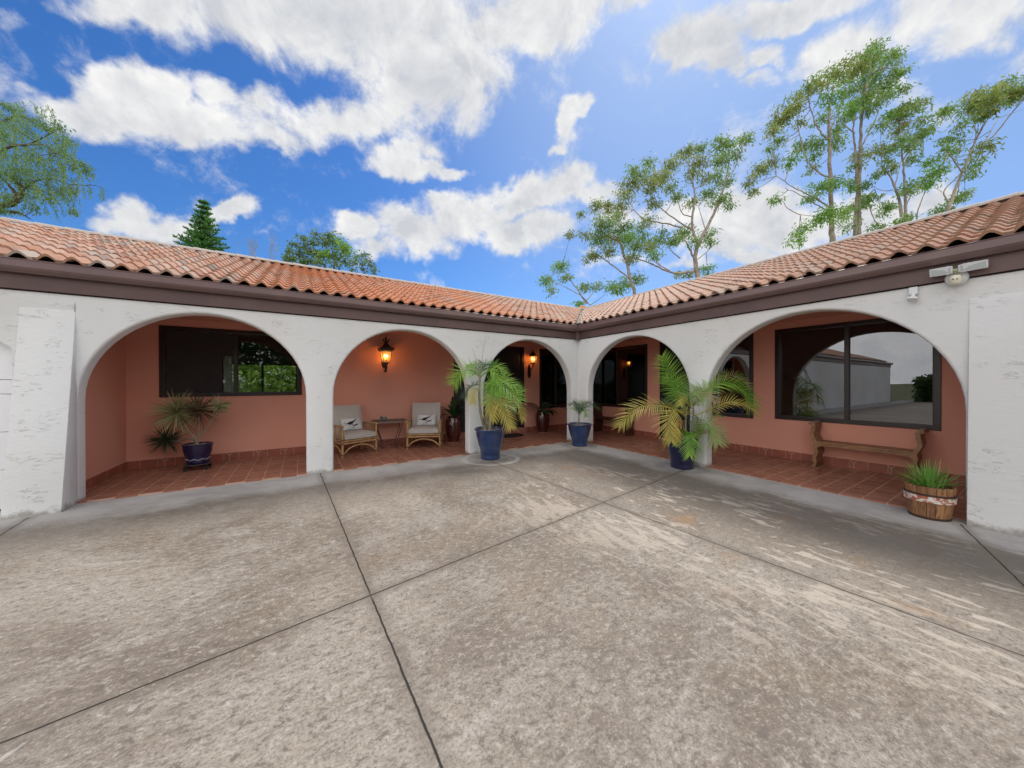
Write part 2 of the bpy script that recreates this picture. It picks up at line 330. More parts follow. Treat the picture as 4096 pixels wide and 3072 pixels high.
def roofmat():
    m = bpy.data.materials.new('roof_tile_clay'); m.use_nodes = True; nt = m.node_tree; b = nt.nodes['Principled BSDF']
    a = N(nt, 'ShaderNodeAttribute', attribute_name='var').outputs['Fac']
    g = N(nt, 'ShaderNodeNewGeometry').outputs['Position']
    cr = N(nt, 'ShaderNodeValToRGB'); nt.links.new(a, cr.inputs[0]); e = cr.color_ramp.elements
    cols = [(0, (.36, .175, .11)), (.22, (.50, .29, .20)), (.42, (.44, .22, .13)), (.60, (.52, .34, .25)), (.78, (.43, .27, .19)), (.92, (.44, .37, .31)), (1, (.24, .17, .13))]
    e[0].color = (*cols[0][1], 1); e[1].color = (*cols[-1][1], 1); e[1].position = 1
    for p, c in cols[1:-1]: q = e.new(p); q.color = (*c, 1)
    # one stretch of the left wing is orange clay; the paler far left has sky sheen painted in
    sx = N(nt, 'ShaderNodeSeparateXYZ'); nt.links.new(g, sx.inputs[0])
    zone = math_(nt, 'MULTIPLY', mrange(nt, sx.outputs[0], -7.4, -5.6), mrange(nt, sx.outputs[0], -.3, -2.2))
    zone = math_(nt, 'MULTIPLY', zone, mrange(nt, noise(nt, g, .8, 3), .3, .6, .35, 1))
    c = mixc(nt, math_(nt, 'MULTIPLY', zone, .6), cr.outputs[0], (.60, .205, .065))
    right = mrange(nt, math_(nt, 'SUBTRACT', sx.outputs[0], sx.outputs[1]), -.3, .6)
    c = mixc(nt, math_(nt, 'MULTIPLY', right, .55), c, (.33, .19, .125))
    c = mixc(nt, mrange(nt, noise(nt, g, 9, 6, .7, .3), .52, .72, 0, .6), c, (.20, .12, .08))
    c = mixc(nt, mrange(nt, noise(nt, g, 2.2, 4), .56, .72, 0, .6), c, (.15, .11, .08))
    c = mixc(nt, mrange(nt, noise(nt, g, 38, 2), .62, .75, 0, .4), c, (.52, .42, .33))
    nt.links.new(c, b.inputs['Base Color']); b.inputs['Roughness'].default_value = .62; b.inputs['Specular IOR Level'].default_value = .35
    bp = N(nt, 'ShaderNodeBump'); bp.inputs['Strength'].default_value = .35; bp.inputs['Distance'].default_value = .008
    nt.links.new(noise(nt, g, 30, 4), bp.inputs['Height']); nt.links.new(bp.outputs[0], b.inputs['Normal']); return m
ROOF = roofmat()
CAP = mat('pale_ridge_halo', (.44, .40, .36), .8, bump=(20, .5), var=(6, .6, (.42, .33, .27)))  # pale ridge colour takes in the bright halo of the sky edge

def concrete():
    m = bpy.data.materials.new('weathered_concrete'); m.use_nodes = True; nt = m.node_tree; b = nt.nodes['Principled BSDF']
    p = N(nt, 'ShaderNodeNewGeometry').outputs['Position']; sx = N(nt, 'ShaderNodeSeparateXYZ'); nt.links.new(p, sx.inputs[0]); X, Y = sx.outputs[0], sx.outputs[1]
    big = noise(nt, p, .42, 5, .6, .4); med = noise(nt, p, 2.2, 7, .66, .5)
    # broom / fan strokes: fine noise stretched roughly along the slab
    def polar(cx, cy, kr, ka):
        dx = math_(nt, 'SUBTRACT', X, cx); dy = math_(nt, 'SUBTRACT', Y, cy)
        r = math_(nt, 'SQRT', math_(nt, 'ADD', math_(nt, 'MULTIPLY', dx, dx), math_(nt, 'MULTIPLY', dy, dy))); a = math_(nt, 'ARCTAN2', dy, dx)
        cb = N(nt, 'ShaderNodeCombineXYZ'); nt.links.new(math_(nt, 'MULTIPLY', r, kr), cb.inputs[0]); nt.links.new(math_(nt, 'MULTIPLY', a, ka), cb.inputs[1]); return cb.outputs[0]
    st = noise(nt, mapping(nt, p, rot=(0, 0, radians(32)), sc=(1, 1.5, 1)), 17, 8, .78, .3)
    arc = noise(nt, polar(-6.5, -.5, 2.6, 1.0), 2.2, 6, .65, .3)
    fine = noise(nt, p, 70, 5, .75)
    c = mixc(nt, mrange(nt, big, .40, .60), (.19, .15, .112), (.34, .29, .232))
    c = mixc(nt, mrange(nt, med, .40, .66, 0, .75), c, (.36, .32, .27))
    c = mixc(nt, mrange(nt, noise(nt, p, .7, 4, .6, 1.), .54, .70, 0, .6), c, (.25, .19, .13))
    c = mixc(nt, mrange(nt, st, .485, .40, 0, .8), c, (.135, .115, .095))
    c = mixc(nt, mrange(nt, st, .525, .60, 0, .65), c, (.45, .405, .345))
    c = mixc(nt, mrange(nt, arc, .57, .68, 0, .38), c, (.45, .41, .36)); c = mixc(nt, mrange(nt, arc, .44, .34, 0, .45), c, (.17, .135, .10))
    c = mixc(nt, mrange(nt, fine, .50, .40, 0, .6), c, (.13, .115, .10))
    c = mixc(nt, mrange(nt, fine, .56, .66, 0, .5), c, (.56, .52, .46))
    # flaked light coating, mostly over the right hand slabs
    zone = math_(nt, 'MULTIPLY', mrange(nt, X, -5.2, -2.2), mrange(nt, Y, -1.2, -3.2))
    fl = noise(nt, mapping(nt, p, rot=(0, 0, radians(-52)), sc=(1.9, .62, 1)), 6.5, 9, .66, .5)
    fl2 = math_(nt, 'ADD', fl, math_(nt, 'MULTIPLY', math_(nt, 'SUBTRACT', noise(nt, p, .75, 3), .5), .75))
    fm = mrange(nt, fl2, .55, .61); fm = math_(nt, 'MULTIPLY', fm, zone)
    darkz = math_(nt, 'MULTIPLY', mrange(nt, X, -3.4, -1.6), mrange(nt, Y, -1., -2.2))
    c = mixc(nt, math_(nt, 'MULTIPLY', darkz, .62), c, (.185, .15, .115))
    c = mixc(nt, math_(nt, 'MULTIPLY', fm, .75), c, (.54, .47, .385))
    sp = mrange(nt, noise(nt, p, 7.5, 7, .65, .5), .62, .68); c = mixc(nt, math_(nt, 'MULTIPLY', sp, .4), c, (.58, .55, .50))
    # rust
    ru = math_(nt, 'MULTIPLY', mrange(nt, noise(nt, p, 1.3, 4), .60, .74), mrange(nt, X, -4, -2.4)); c = mixc(nt, math_(nt, 'MULTIPLY', ru, .7), c, (.29, .165, .075))
    # sheltered smooth band along both walls
    dw = math_(nt, 'MINIMUM', math_(nt, 'MULTIPLY', X, -1), math_(nt, 'MULTIPLY', Y, -1))
    dwn = math_(nt, 'ADD', dw, math_(nt, 'MULTIPLY', math_(nt, 'SUBTRACT', noise(nt, p, 1.5, 5, .6), .5), .75))
    band = mrange(nt, dwn, .95, .45)
    edge = math_(nt, 'MULTIPLY', mrange(nt, dwn, 2.3, 1.15), mrange(nt, dwn, .5, .95))
    c = mixc(nt, math_(nt, 'MULTIPLY', edge, .6), c, (.13, .115, .10))
    bc = mixc(nt, mrange(nt, noise(nt, p, 1.6, 5, .6, .8), .35, .7), (.44, .42, .40), (.33, .315, .30))
    c = mixc(nt, math_(nt, 'MULTIPLY', band, .93), c, bc)
    # water rings round the pots
    for (px, py, r0, r1, c0) in ((-2.87, -.58, .36, .44, (.30, .29, .28)), (-2.87, -.58, .50, .54, (.62, .60, .57)), (-.45, -.52, .26, .36, (.17, .16, .15)), (-.36, -3.02, .28, .38, (.2, .19, .18)), (-6.05+.35, -1.08, .0, .16, (.12, .11, .10))):
        q = math_(nt, 'SQRT', math_(nt, 'ADD', math_(nt, 'POWER', math_(nt, 'SUBTRACT', X, px), 2.), math_(nt, 'POWER', math_(nt, 'SUBTRACT', Y, py), 2.)))
        q = math_(nt, 'ADD', q, math_(nt, 'MULTIPLY', math_(nt, 'SUBTRACT', med, .5), .25))
        k = math_(nt, 'MULTIPLY', mrange(nt, q, r0-.05, r0), mrange(nt, q, r1+.06, r1)); c = mixc(nt, math_(nt, 'MULTIPLY', k, .38), c, c0)
    # sawn joints
    hj = None
    for (x0, y0, x1, y1) in ((-5.79, 0, -5.56, -6.5), (-9, -4.43, 0, -3.065), (-2.98, -.75, -2.6, -9), (-.17, -5.97, -2.2, -6.56), (-8.66, -.36, -8.4, -2.6)):
        dx, dy = x1-x0, y1-y0; L = sqrt(dx*dx+dy*dy); nx, ny = -dy/L, dx/L
        d = math_(nt, 'ADD', math_(nt, 'MULTIPLY', X, nx), math_(nt, 'MULTIPLY', Y, ny)); d = math_(nt, 'SUBTRACT', d, nx*x0+ny*y0)
        t = math_(nt, 'ADD', math_(nt, 'MULTIPLY', X, dx/L), math_(nt, 'MULTIPLY', Y, dy/L)); t = math_(nt, 'SUBTRACT', t, (dx*x0+dy*y0)/L)
        ad = math_(nt, 'ABSOLUTE', math_(nt, 'ADD', d, math_(nt, 'MULTIPLY', math_(nt, 'SUBTRACT', noise(nt, p, 9, 3), .5), .014)))
        en = math_(nt, 'MULTIPLY', math_(nt, 'GREATER_THAN', t, 0.), math_(nt, 'LESS_THAN', t, L))
        ln = math_(nt, 'MULTIPLY', mrange(nt, ad, .0075, .0025), en)
        halo = math_(nt, 'MULTIPLY', math_(nt, 'MULTIPLY', mrange(nt, ad, .10, .0), en), mrange(nt, med, .3, .6, .2, .65))
        c = mixc(nt, halo, c, (.17, .14, .11)); c = mixc(nt, ln, c, (.028, .024, .02))
        hj = ln if hj is None else math_(nt, 'MAXIMUM', hj, ln)
    nt.links.new(c, b.inputs['Base Color']); b.inputs['Specular IOR Level'].default_value = .3
    nt.links.new(mrange(nt, med, .3, .7, .55, .85), b.inputs['Roughness'])
    h = math_(nt, 'ADD', math_(nt, 'MULTIPLY', st, .6), math_(nt, 'MULTIPLY', fine, .5)); h = math_(nt, 'MULTIPLY', h, math_(nt, 'SUBTRACT', 1., math_(nt, 'MULTIPLY', band, .85)))
    h = math_(nt, 'SUBTRACT', h, math_(nt, 'MULTIPLY', hj, 2.))
    bp = N(nt, 'ShaderNodeBump'); bp.inputs['Strength'].default_value = .55; bp.inputs['Distance'].default_value = .006
    nt.links.new(h, bp.inputs['Height']); nt.links.new(bp.outputs[0], b.inputs['Normal']); return m
CONC = concrete()
GRASS = mat('dry_grass_ground', (.10, .12, .045), .9, var=(.4, .8, (.20, .17, .09)), bump=(4, .5))

# ---------------------------------------------------------------- ground
g = M(); g.add([(-400, -400, -.03), (400, -400, -.03), (400, 400, -.03), (-400, 400, -.03)], [(0, 1, 2, 3)])
tag(g.build('ground', GRASS), 'dry grass ground around the house', kind='structure')
g = M(); g.box(-32, .1, -22, .1, -.15, 0.); g.box(.1, 2, -22, -5.9, -.15, 0)
tag(g.build('courtyard_pavement', CONC), 'stained weathered concrete courtyard with sawn joints', kind='structure')
FL = .022
g = M(); g.box(-8.62, 0.02, .004, 1.95, -.1, FL); tag(g.build('porch_floor', TILE_L), 'terracotta tiled porch floor of the left wing', kind='structure')
g = M(); g.box(.024, 1.95, -6.2, 1.95, -.1, FL); tag(g.build('porch_floor', TILE_R), 'terracotta tiled porch floor of the right wing', kind='structure')

# ---------------------------------------------------------------- house
H = empty('courtyard_house', (0, 0, 0), 0, 'single-storey white stucco house with arcaded porches and a clay tile roof', 'house')
ZF, ZS, ZA = 2.62, 1.284, 2.51
def arch(a0, a1, zs, za, n=28):
    c = (a0+a1)/2; r = (a1-a0)/2
    return [(a0, -.05)] + [(c - r*cos(pi*i/n), zs + (za-zs)*sin(pi*i/n)) for i in range(n+1)] + [(a1, -.05)]
def arcade(name, poly, ax, front, back, m):
    g = M(); g.prism(poly, ax, front, back)
    me = bpy.data.meshes.new(name); me.from_pydata(g.v, [], g.f); bm = bmesh.new(); bm.from_mesh(me)
    bmesh.ops.recalc_face_normals(bm, faces=bm.faces); i = {0: 0, 1: 1}[ax]
    es = [e for e in bm.edges if all(abs(v.co[i]-front) < 1e-5 for v in e.verts) and all(v.co.z < 2.55 for v in e.verts) and not all(v.co.z < 0 for v in e.verts)]
    bmesh.ops.bevel(bm, geom=es, offset=.035, segments=3, affect='EDGES', profile=.5)
    bmesh.ops.triangulate(bm, faces=[f for f in bm.faces if len(f.verts) > 4]); bm.to_mesh(me); bm.free()
    me.polygons.foreach_set('use_smooth', [True]*len(me.polygons)); me.set_sharp_from_angle(angle=radians(35))
    me.materials.append(m); o = bpy.data.objects.new(name, me); COL.objects.link(o); o.parent = H; return o
T = .20
pl = [(-28, 2.80), (-28, -.05)] + [(-11.6, -.05), (-11.6, 1.93), (-11.3, 2.15), (-10.9, 2.22), (-9.65, 2.22), (-9.22, 2.13), (-8.95, 1.92), (-8.91, -.05)] + arch(-8.44, -5.985, ZS, ZA) + arch(-5.59, -3.07, ZS, ZA) + arch(-2.72, -.20, ZS, ZA) + [(0, -.05), (0, 2.80)]
arcade('arcade_wall', pl, 1, 0, T, WHITE)
pr = [(T+.0, 2.80), (T, 2.79), (T, 2.78)]
pr = [(0, 2.80), (0, -.05)] + [(-y, z) for y, z in arch(.33, 2.94, ZS, ZA)] + [(-y, z) for y, z in arch(3.24, 5.99, 1.18, ZA)] + [(-16, -.05), (-16, 2.80)]
arcade('arcade_wall', pr, 0, .002, T, WHITE)
# battered buttresses
def buttress(name, ax, a0, a1, d, ztop, steep=False, sgn=-1):
    g = M()
    def P(a, o, z): return (a, sgn*o, z) if ax == 0 else (sgn*o, a, z)
    rows = 25; vs = []; fs = []
    for i in range(rows):
        t = i/(rows-1); z = -.05 + t*(ztop+.05); o = (d*(1-t)**1.05 if not steep else d*(1-.74*min(1, t/.9))*(1 if t < .93 else (1-t)/.07)) + .003
        vs += [P(a0, -.03, z), P(a0, o, z), P(a1, o, z), P(a1, -.03, z)]
    for i in range(rows-1):
        for j in range(4): fs.append((i*4+j, i*4+(j+1) % 4, i*4+4+(j+1) % 4, i*4+4+j))
    fs += [(3, 2, 1, 0), tuple(rows*4-4+j for j in range(4))]
    g.add(vs, fs); return g.build(name, WHITE, H, smooth=True, bevel=.018)
buttress('buttress', 0, -8.88, -8.44, .335, 2.42); g = M(); g.add([(-8.452, -.0035, 2.40), (-8.444, -.0035, 2.40), (-8.447, -.0035, 2.52), (-8.4495, -.0035, 2.52)], [(0, 1, 2, 3)]); g.build('stucco_crack', mat('crack_line', (.30, .26, .22), .9), H, fix=False)
buttress('buttress', 1, -16, -6.01, .17, 2.40)
# back walls with openings (boxes between openings, butted end to end)
def wall(name, ax, pos, thick, a0, a1, z0, z1, holes, m, parent=H):
    g = M(); cuts = sorted(set([a0, a1] + [h[0] for h in holes] + [h[1] for h in holes]))
    for c0, c1 in zip(cuts, cuts[1:]):
        mid = (c0+c1)/2; zz = [(z0, z1)]
        for h in holes:
            if h[0] < mid < h[1]: zz = [(z0, h[2]), (h[3], z1)]
        for q0, q1 in zz:
            if q1-q0 < .01: continue
            if ax == 0: g.box(c0, c1, pos, pos+thick, q0, q1)
            else: g.box(pos, pos+thick, c0, c1, q0, q1)
    me_o = g.build(name, m, parent); return me_o
DB = 1.95
WL = [(-8.17, -6.06, 1.27, 2.53), (-2.58, -.39, .17, 2.555), (.24, 1.55, .72, 2.545)]
WR = [(-.62, 1.45, .79, 2.54), (-1.98, -1.05, .05, 2.56), (-3.16, -2.35, .76, 2.53), (-5.60, -3.58, .79, 2.53)]
wall('porch_wall', 0, DB, .14, -9.2, DB+.14, 0, 2.85, WL, PINK)
wall('porch_wall', 1, DB, .14, -7.5, DB-.002, 0, 2.85, WR, PINK)
g = M(); g.box(-8.72, -8.60, T, DB, 0, 2.8); g.build('porch_end_wall', PINK, H)
g = M(); g.box(T, DB, -6.25, -6.12, 0, 2.8); g.build('porch_end_wall', PINK, H)
g = M(); g.box(-8.6, DB, T, DB, 2.68, 2.74); g.box(T, DB, -6.12, T, 2.68, 2.74); g.build('porch_ceiling', PINK, H)
# skirting
h0, h1 = FL, .165; SKO = []
for a, b_ in ((-8.6, -2.63), (-.34, DB)):
    sk = M(); sk.box(a, b_, DB-.018, DB, h0, h1); SKO.append(sk.build('skirting', SKIRT_L, H, bevel=.003))
for a, b_ in ((-6.12, -2.02), (-1.0, DB-.02)):
    sk = M(); sk.box(DB-.018, DB, a, b_, h0, h1); SKO.append(sk.build('skirting', SKIRT_R, H, bevel=.003))
sk = M(); sk.box(-8.6, -8.583, .02, DB-.02, h0, h1); sk.build('skirting', SKIRT_R, H, bevel=.003)
# little fan insets at every other skirting joint
def fan(P, par):
    g = M(); w = .0045; up = [(-w, 0), (w, 0), (w, .093), (.045, .131), (.039, .139), (0, .107), (-.039, .139), (-.045, .131), (-w, .093)]
    n = len(up); g.add([P(u, z) for u, z in up], [(0, 1, 2, 5, 8), (2, 3, 4, 5), (8, 5, 6, 7)]); g.build('grout_fan', GROUT, par, fix=False)
for k in range(14):
    x = -8.121+.4475*k
    if x < -2.7 or x > -.3: fan(lambda u, z, x=x: (x+u, DB-.022, z+.022), SKO[0 if x < -2.7 else 1])
for k in range(9):
    y = -2.975-.43*(k-1)
    if y > -6 and not (-2.02 < y < -1.0): fan(lambda u, z, y=y: (DB-.022, y+u, z+.022), SKO[2 if y < -2 else 3])
# interior: rooms behind the porches
wall('rear_wall', 0, 8.8, .2, -28, 9, 0, 2.9, [(-8.25, -6.14, 1.0, 2.23)], WHITE)
wall('outer_wall', 1, 8.8, .2, -16, 8.8, 0, 2.9, [], WHITE)
for bx_ in ((-5.75, -5.6, 2.09, 8.8), (-9.6, -9.45, 2.09, 8.8), (2.09, 8.8, -8.2, -8.05), (3.9, 4.0, -8, 0)):
    g = M(); g.box(*bx_, 0, 2.85); g.build('inner_wall', INNER, H)
g = M(); g.box(-28, 8.8, 2.09, 8.8, 2.70, 2.76); g.box(2.09, 8.8, -16, 2.09, 2.70, 2.76); g.build('inner_ceiling', INNER, H)
g = M(); g.box(-28, 8.8, 2.09, 8.8, 0, .04); g.box(2.09, 8.8, -16, 2.09, 0, .04); g.build('inner_floor', mat('inner_floor_tile', (.12, .08, .06), .4), H)
# windows
def window(ax, pos, a0, a1, z0, z1, mull, glass, fw=.055, dep=.09, panes=None):
    f = M()
    def B(g, u0, u1, v0, v1, d0, d1):
        if ax == 0: g.box(u0, u1, pos+d0, pos+d1, v0, v1)
        else: g.box(pos+d0, pos+d1, u0, u1, v0, v1)
    B(f, a0-.02, a1+.02, z1-fw, z1+.012, -.02, dep); B(f, a0-.02, a1+.02, z0-.012, z0+fw, -.022, dep)
    B(f, a0-.02, a0+fw, z0+fw, z1-fw, -.018, dep); B(f, a1-fw, a1+.02, z0+fw, z1-fw, -.018, dep)
    for mu in mull: B(f, mu-.028, mu+.028, z0+fw, z1-fw, .0, dep-.01)
    w = f.build('window_frame', DARKWOOD, H, bevel=.004)
    ed = [a0+fw] + [q for mu in mull for q in (mu-.028, mu+.028)] + [a1-fw]
    for i in range(0, len(ed), 2):
        p = M(); B(p, ed[i]+.001, ed[i+1]-.001, z0+fw+.001, z1-fw-.001, .035+.012*(i//2), .041+.012*(i//2))
        p.build('pane', glass[min(i//2, len(glass)-1)], w)
        s = M()                                          # slim aluminium sash edge
        for (u0, u1, v0, v1) in ((ed[i], ed[i+1], z0+fw, z0+fw+.012), (ed[i], ed[i]+.012, z0+fw+.012, z1-fw), (ed[i+1]-.012, ed[i+1], z0+fw+.012, z1-fw)):
            B(s, u0+.002, u1-.002, v0+.002, v1-.002, .022, .033)
        s.build('sash', mat('sash_edge', (.07, .06, .06), .4) if 'sash_edge' not in bpy.data.materials else bpy.data.materials['sash_edge'], w)
    return w
w1 = window(0, DB, *WL[0], [-7.13], [GLASS, GLASS])
p = M(); p.box(-8.10, -7.33, DB+.008, DB+.012, 1.34, 2.46); p.box(-7.33, -7.17, DB+.0081, DB+.0121, 2.03, 2.46); p.build('insect_screen', SCREEN, w1)
p = M(); p.box(-7.32, -7.19, DB+.055, DB+.06, 1.33, 2.03); p.build('curtain', CUR, w1)
window(0, DB, *WL[2], [.9], [GLASSD])
window(1, DB, *WR[0], [.42], [GLASSD, GLASSD]); window(1, DB, *WR[2], [], [GLASSR]); window(1, DB, *WR[3], [-4.6], [GLASSR, GLASSR])
window(0, 8.8, -8.25, -6.14, 1.0, 2.23, [-7.23], [glassmat('clear_glass', .0, (.9, .95, .9))])
# doors
def door(ax, pos, a0, a1, z0, z1, leaves, m):
    f = M()
    def B(g, u0, u1, v0, v1, d0, d1):
        if ax == 0: g.box(u0, u1, pos+d0, pos+d1, v0, v1)
        else: g.box(pos+d0, pos+d1, u0, u1, v0, v1)
    B(f, a0-.03, a1+.03, z1-.06, z1+.02, -.02, .1); B(f, a0-.03, a0+.05, z0, z1-.06, -.02, .1); B(f, a1-.05, a1+.03, z0, z1-.06, -.02, .1)
    fr = f.build('door_frame', DARKWOOD, H, bevel=.005)
    wd = (a1-a0-.1)/leaves
    for i in range(leaves):
        u0 = a0+.05+wd*i; u1 = u0+wd-.006; l = M(); B(l, u0, u1, z0+.01, z1-.065, .02, .065)
        for r0, r1 in ((.1, .42), (.48, .72), (.78, .95)):
            za, zb = z0+(z1-z0)*r0, z0+(z1-z0)*r1
            B(l, u0+.12, u1-.12, za, za+.02, .008, .02); B(l, u0+.12, u1-.12, zb-.02, zb, .008, .02)
            B(l, u0+.12, u0+.14, za+.02, zb-.02, .008, .02); B(l, u1-.14, u1-.12, za+.02, zb-.02, .008, .02)
        lf = l.build('door', m, fr)
        k = M(); c = (u1-.07 if i == 0 else u0+.07, z0+1.0)
        q = (c[0], pos-.03, c[1]) if ax == 0 else (pos-.03, c[0], c[1])
        q2 = (c[0], pos+.03, c[1]) if ax == 0 else (pos+.03, c[0], c[1])
        k.tube([q2, q], [.012, .02], 10); k.build('door_handle', IRON, fr)
door(0, DB, *WL[1], 2, DOORM); door(1, DB, *WR[1], 1, DOORM)
g = M(); g.box(-2.63, -.34, DB-.14, DB+.12, FL, .168); g.build('door_step', mat('step_tile', (.30, .10, .07), .5, var=(6, .6, (.42, .2, .15))), H, bevel=.008)
# garage door in the left opening
gd = M()
for k, (z0, z1) in enumerate(((.02, .48), (.485, .93), (.935, 1.38), (1.385, 1.55), (1.555, 2.2))): gd.box(-12, -8.9, .12-.002*k, .16, z0, z1)
gd.build('garage_door', mat('white_door_paint', (.80, .80, .82), .5), H, bevel=.004)
# fascia and gutters
g = M(); g.box(-28, -.036, -.036, -.001, ZF, 2.80); g.box(-.036, -.001, -16, -.001, ZF, 2.80); g.build('fascia', BROWN, H, bevel=.003)
def gutter_profile():  # (offset from wall, z)
    return [(.036, 2.945), (.036, 2.80), (.10, 2.80), (.135, 2.835), (.15, 2.86), (.15, 2.935), (.158, 2.945), (.150, 2.952), (.140, 2.945), (.138, 2.85), (.05, 2.82), (.05, 2.945)]
for ax in (0, 1):
    pr_ = gutter_profile(); n = len(pr_); vs = []
    for o_, z in pr_:
        vs.append((-28, -o_, z) if ax == 0 else (-o_, -16, z))
    for o_, z in pr_: vs.append((-o_, -o_, z))
    g = M(); g.add(vs, [(i, (i+1) % n, n+(i+1) % n, n+i) for i in range(n)]); g.build('gutter', GUT, H)
g = M(); g.box(-28, -.012, -.012, -.001, ZF-.014, ZF-.001); g.box(-.012, -.001, -16, -.001, ZF-.014, ZF-.001); g.build('fascia_shadow_strip', mat('painted_gap_shadow', (.02, .015, .015), .9), H)  # dark strip stands in for the shadow line under the fascia
g = M(); g.box(-.13, -.036, -.13, -.036, 2.585, 2.80); g.box(-.16, -.04, -.16, -.04, 2.80, 2.87); g.build('gutter_outlet', GUT, H, bevel=.008)
# roof
TW, CE, NC = .2065, .305, 16
ANG = math.atan(.371); CA, SA = cos(ANG), sin(ANG)
Z0, Y0 = 2.965, -.115
def roof(ax, u_start, ncol, cutsign):
    v = []; f = []; a = []; K = 8
    prof = [.0, .003, .033, .056, .062, .052, .028, .003, .0]; tt = [0, .18, .30, .42, .53, .64, .76, .88, 1]
    for i in range(ncol):
        for j in range(NC):
            rnd = random.random(); js = random.uniform(-.009, .009); jz = random.uniform(-.003, .004); jt = random.uniform(-.004, .004)
            o = len(v); s0 = CE*j+js; s1 = CE*(j+1)+.03; u0 = u_start - TW*i
            if u0 < -11 and j > 0 and ax == 0: pass
            for (s, dz) in ((s0+.004, -.004), (s0, .027), (s1, .001)):
                for k in range(K+1):
                    u = u0 - TW*tt[k]; h = prof[k] + dz + jz + jt*(tt[k]-.5)
                    if dz < 0: h = prof[k]+dz+jz
                    y = Y0 + s*CA - h*SA; z = Z0 + s*SA + h*CA
                    v.append((u, y, z) if ax == 0 else (y, u, z)); a.append(.001+.999*rnd)
            for r in range(2):
                for k in range(K):
                    q = o+r*(K+1)+k; f.append((q, q+1, q+K+2, q+K+1))
    me = bpy.data.meshes.new('roof_tiles'); me.from_pydata(v, [], f); at_ = me.attributes.new('var', 'FLOAT', 'POINT'); at_.data.foreach_set('value', a)
    bm = bmesh.new(); bm.from_mesh(me)
    nrm = Vector((1, -1, 0)).normalized()*(1 if ax == 0 else -1)
    bmesh.ops.bisect_plane(bm, geom=bm.verts[:]+bm.edges[:]+bm.faces[:], plane_co=(-.05*nrm.x, -.05*nrm.y, 0), plane_no=nrm, clear_outer=True)
    bm.to_mesh(me); bm.free()
    me.polygons.foreach_set('use_smooth', [True]*len(me.polygons)); me.set_sharp_from_angle(angle=radians(40))
    me.materials.append(ROOF); ob = bpy.data.objects.new('roof_tiles', me); COL.objects.link(ob); ob.parent = H; return ob
B = Y0 + NC*CE*CA; ZR = Z0 + NC*CE*SA
roof(0, 4.7, 150, 1); roof(1, 4.7, 98, 1)
deck = mat('roof_underlay', (.06, .035, .03), .9)
g = M(); u = .03
g.add([(-28, Y0+.07, Z0-.012), (Y0+.07, Y0+.07, Z0-.012), (B, B, ZR-u), (-28, B, ZR-u)], [(0, 1, 2, 3)])
g.add([(Y0+.07, -16, Z0-.012), (B, -16, ZR-u), (B, B, ZR-u), (Y0+.07, Y0+.07, Z0-.012)], [(0, 1, 2, 3)])
g.add([(-28, Y0+.07, Z0-.012), (Y0+.07, Y0+.07, Z0-.012), (Y0+.07, Y0+.07, 2.8), (-28, Y0+.07, 2.8)], [(0, 1, 2, 3)])
g.add([(Y0+.07, -16, Z0-.012), (Y0+.07, Y0+.07, Z0-.012), (Y0+.07, Y0+.07, 2.8), (Y0+.07, -16, 2.8)], [(0, 1, 2, 3)])
g.build('roof_underlay', deck, H, fix=False)
g = M(); g.add([(-28, B, ZR), (B, B, ZR), (9.2, 9.2, 2.9), (-28, 9.2, 2.9)], [(0, 1, 2, 3)]); g.add([(B, -16, ZR), (9.2, -16, 2.9), (9.2, 9.2, 2.9), (B, B, ZR)], [(0, 1, 2, 3)])
g.build('rear_roof', ROOF, H, fix=False)
# left gable end
g = M(); g.add([(-28, 0, 2.8), (-28, 9, 2.8), (-28, B, ZR-.03)], [(0, 1, 2)]); g.box(-28.0, -27.8, .2, 9, 0, 2.8); g.build('gable_wall', WHITE, H)
# ridge caps
g = M()
def cap(p, q, n, r=.085, zoff=.03):
    p = Vector(p); q = Vector(q)
    for i in range(n):
        a = p.lerp(q, i/n); b_ = p.lerp(q, (i+1.12)/n); d = (b_-a).normalized(); s = d.cross(Vector((0, 0, 1))).normalized(); up = s.cross(d)
        vs = []; K = 8; rr = (r*1.08*random.uniform(.96, 1.04), r*.94)
        for (c, R_) in ((a, rr[0]), (b_, rr[1])):
            for k in range(K+1):
                t = pi*k/K; vs.append(c + s*(cos(t)*R_*1.5) + up*(sin(t)*R_+zoff-.03))
            
        fs = [(k, k+1, K+2+k, K+1+k) for k in range(K)] + [tuple(range(K+1))]
        g.add(vs, fs, random.uniform(.05, 1))
cap((-28, B, ZR+.02), (B, B, ZR+.02), 82); cap((B, -16, ZR+.02), (B, B, ZR+.02), 50)
g.build('ridge_cap', CAP, H, smooth=True, fix=False)
g = M(); cap((B-.02, B-.02, ZR+.12), (B+.3, B+.3, ZR+.05), 1, .11); g.build('hip_end_tile', mat('ochre_clay', (.55, .30, .10), .7), H, fix=False)
g = M()  # mortar and metal along the valley
for k in range(34):
    s = CE*NC*k/34; c0 = Y0+s*CA; w = random.uniform(.02, .045)
    z = Z0+s*SA+.012; q = CE*NC/34*CA
    g.add([(c0-w, c0+w, z+.03), (c0+w, c0-w, z+.03), (c0+q+w, c0+q-w, z+.03+q*.371), (c0+q-w, c0+q+w, z+.03+q*.371)], [(0, 1, 2, 3)])
g.build('valley_flashing', mat('valley_mortar', (.40, .36, .31), .9, var=(14, 1, (.12, .10, .09)), bump=(30, .6)), H, fix=False)

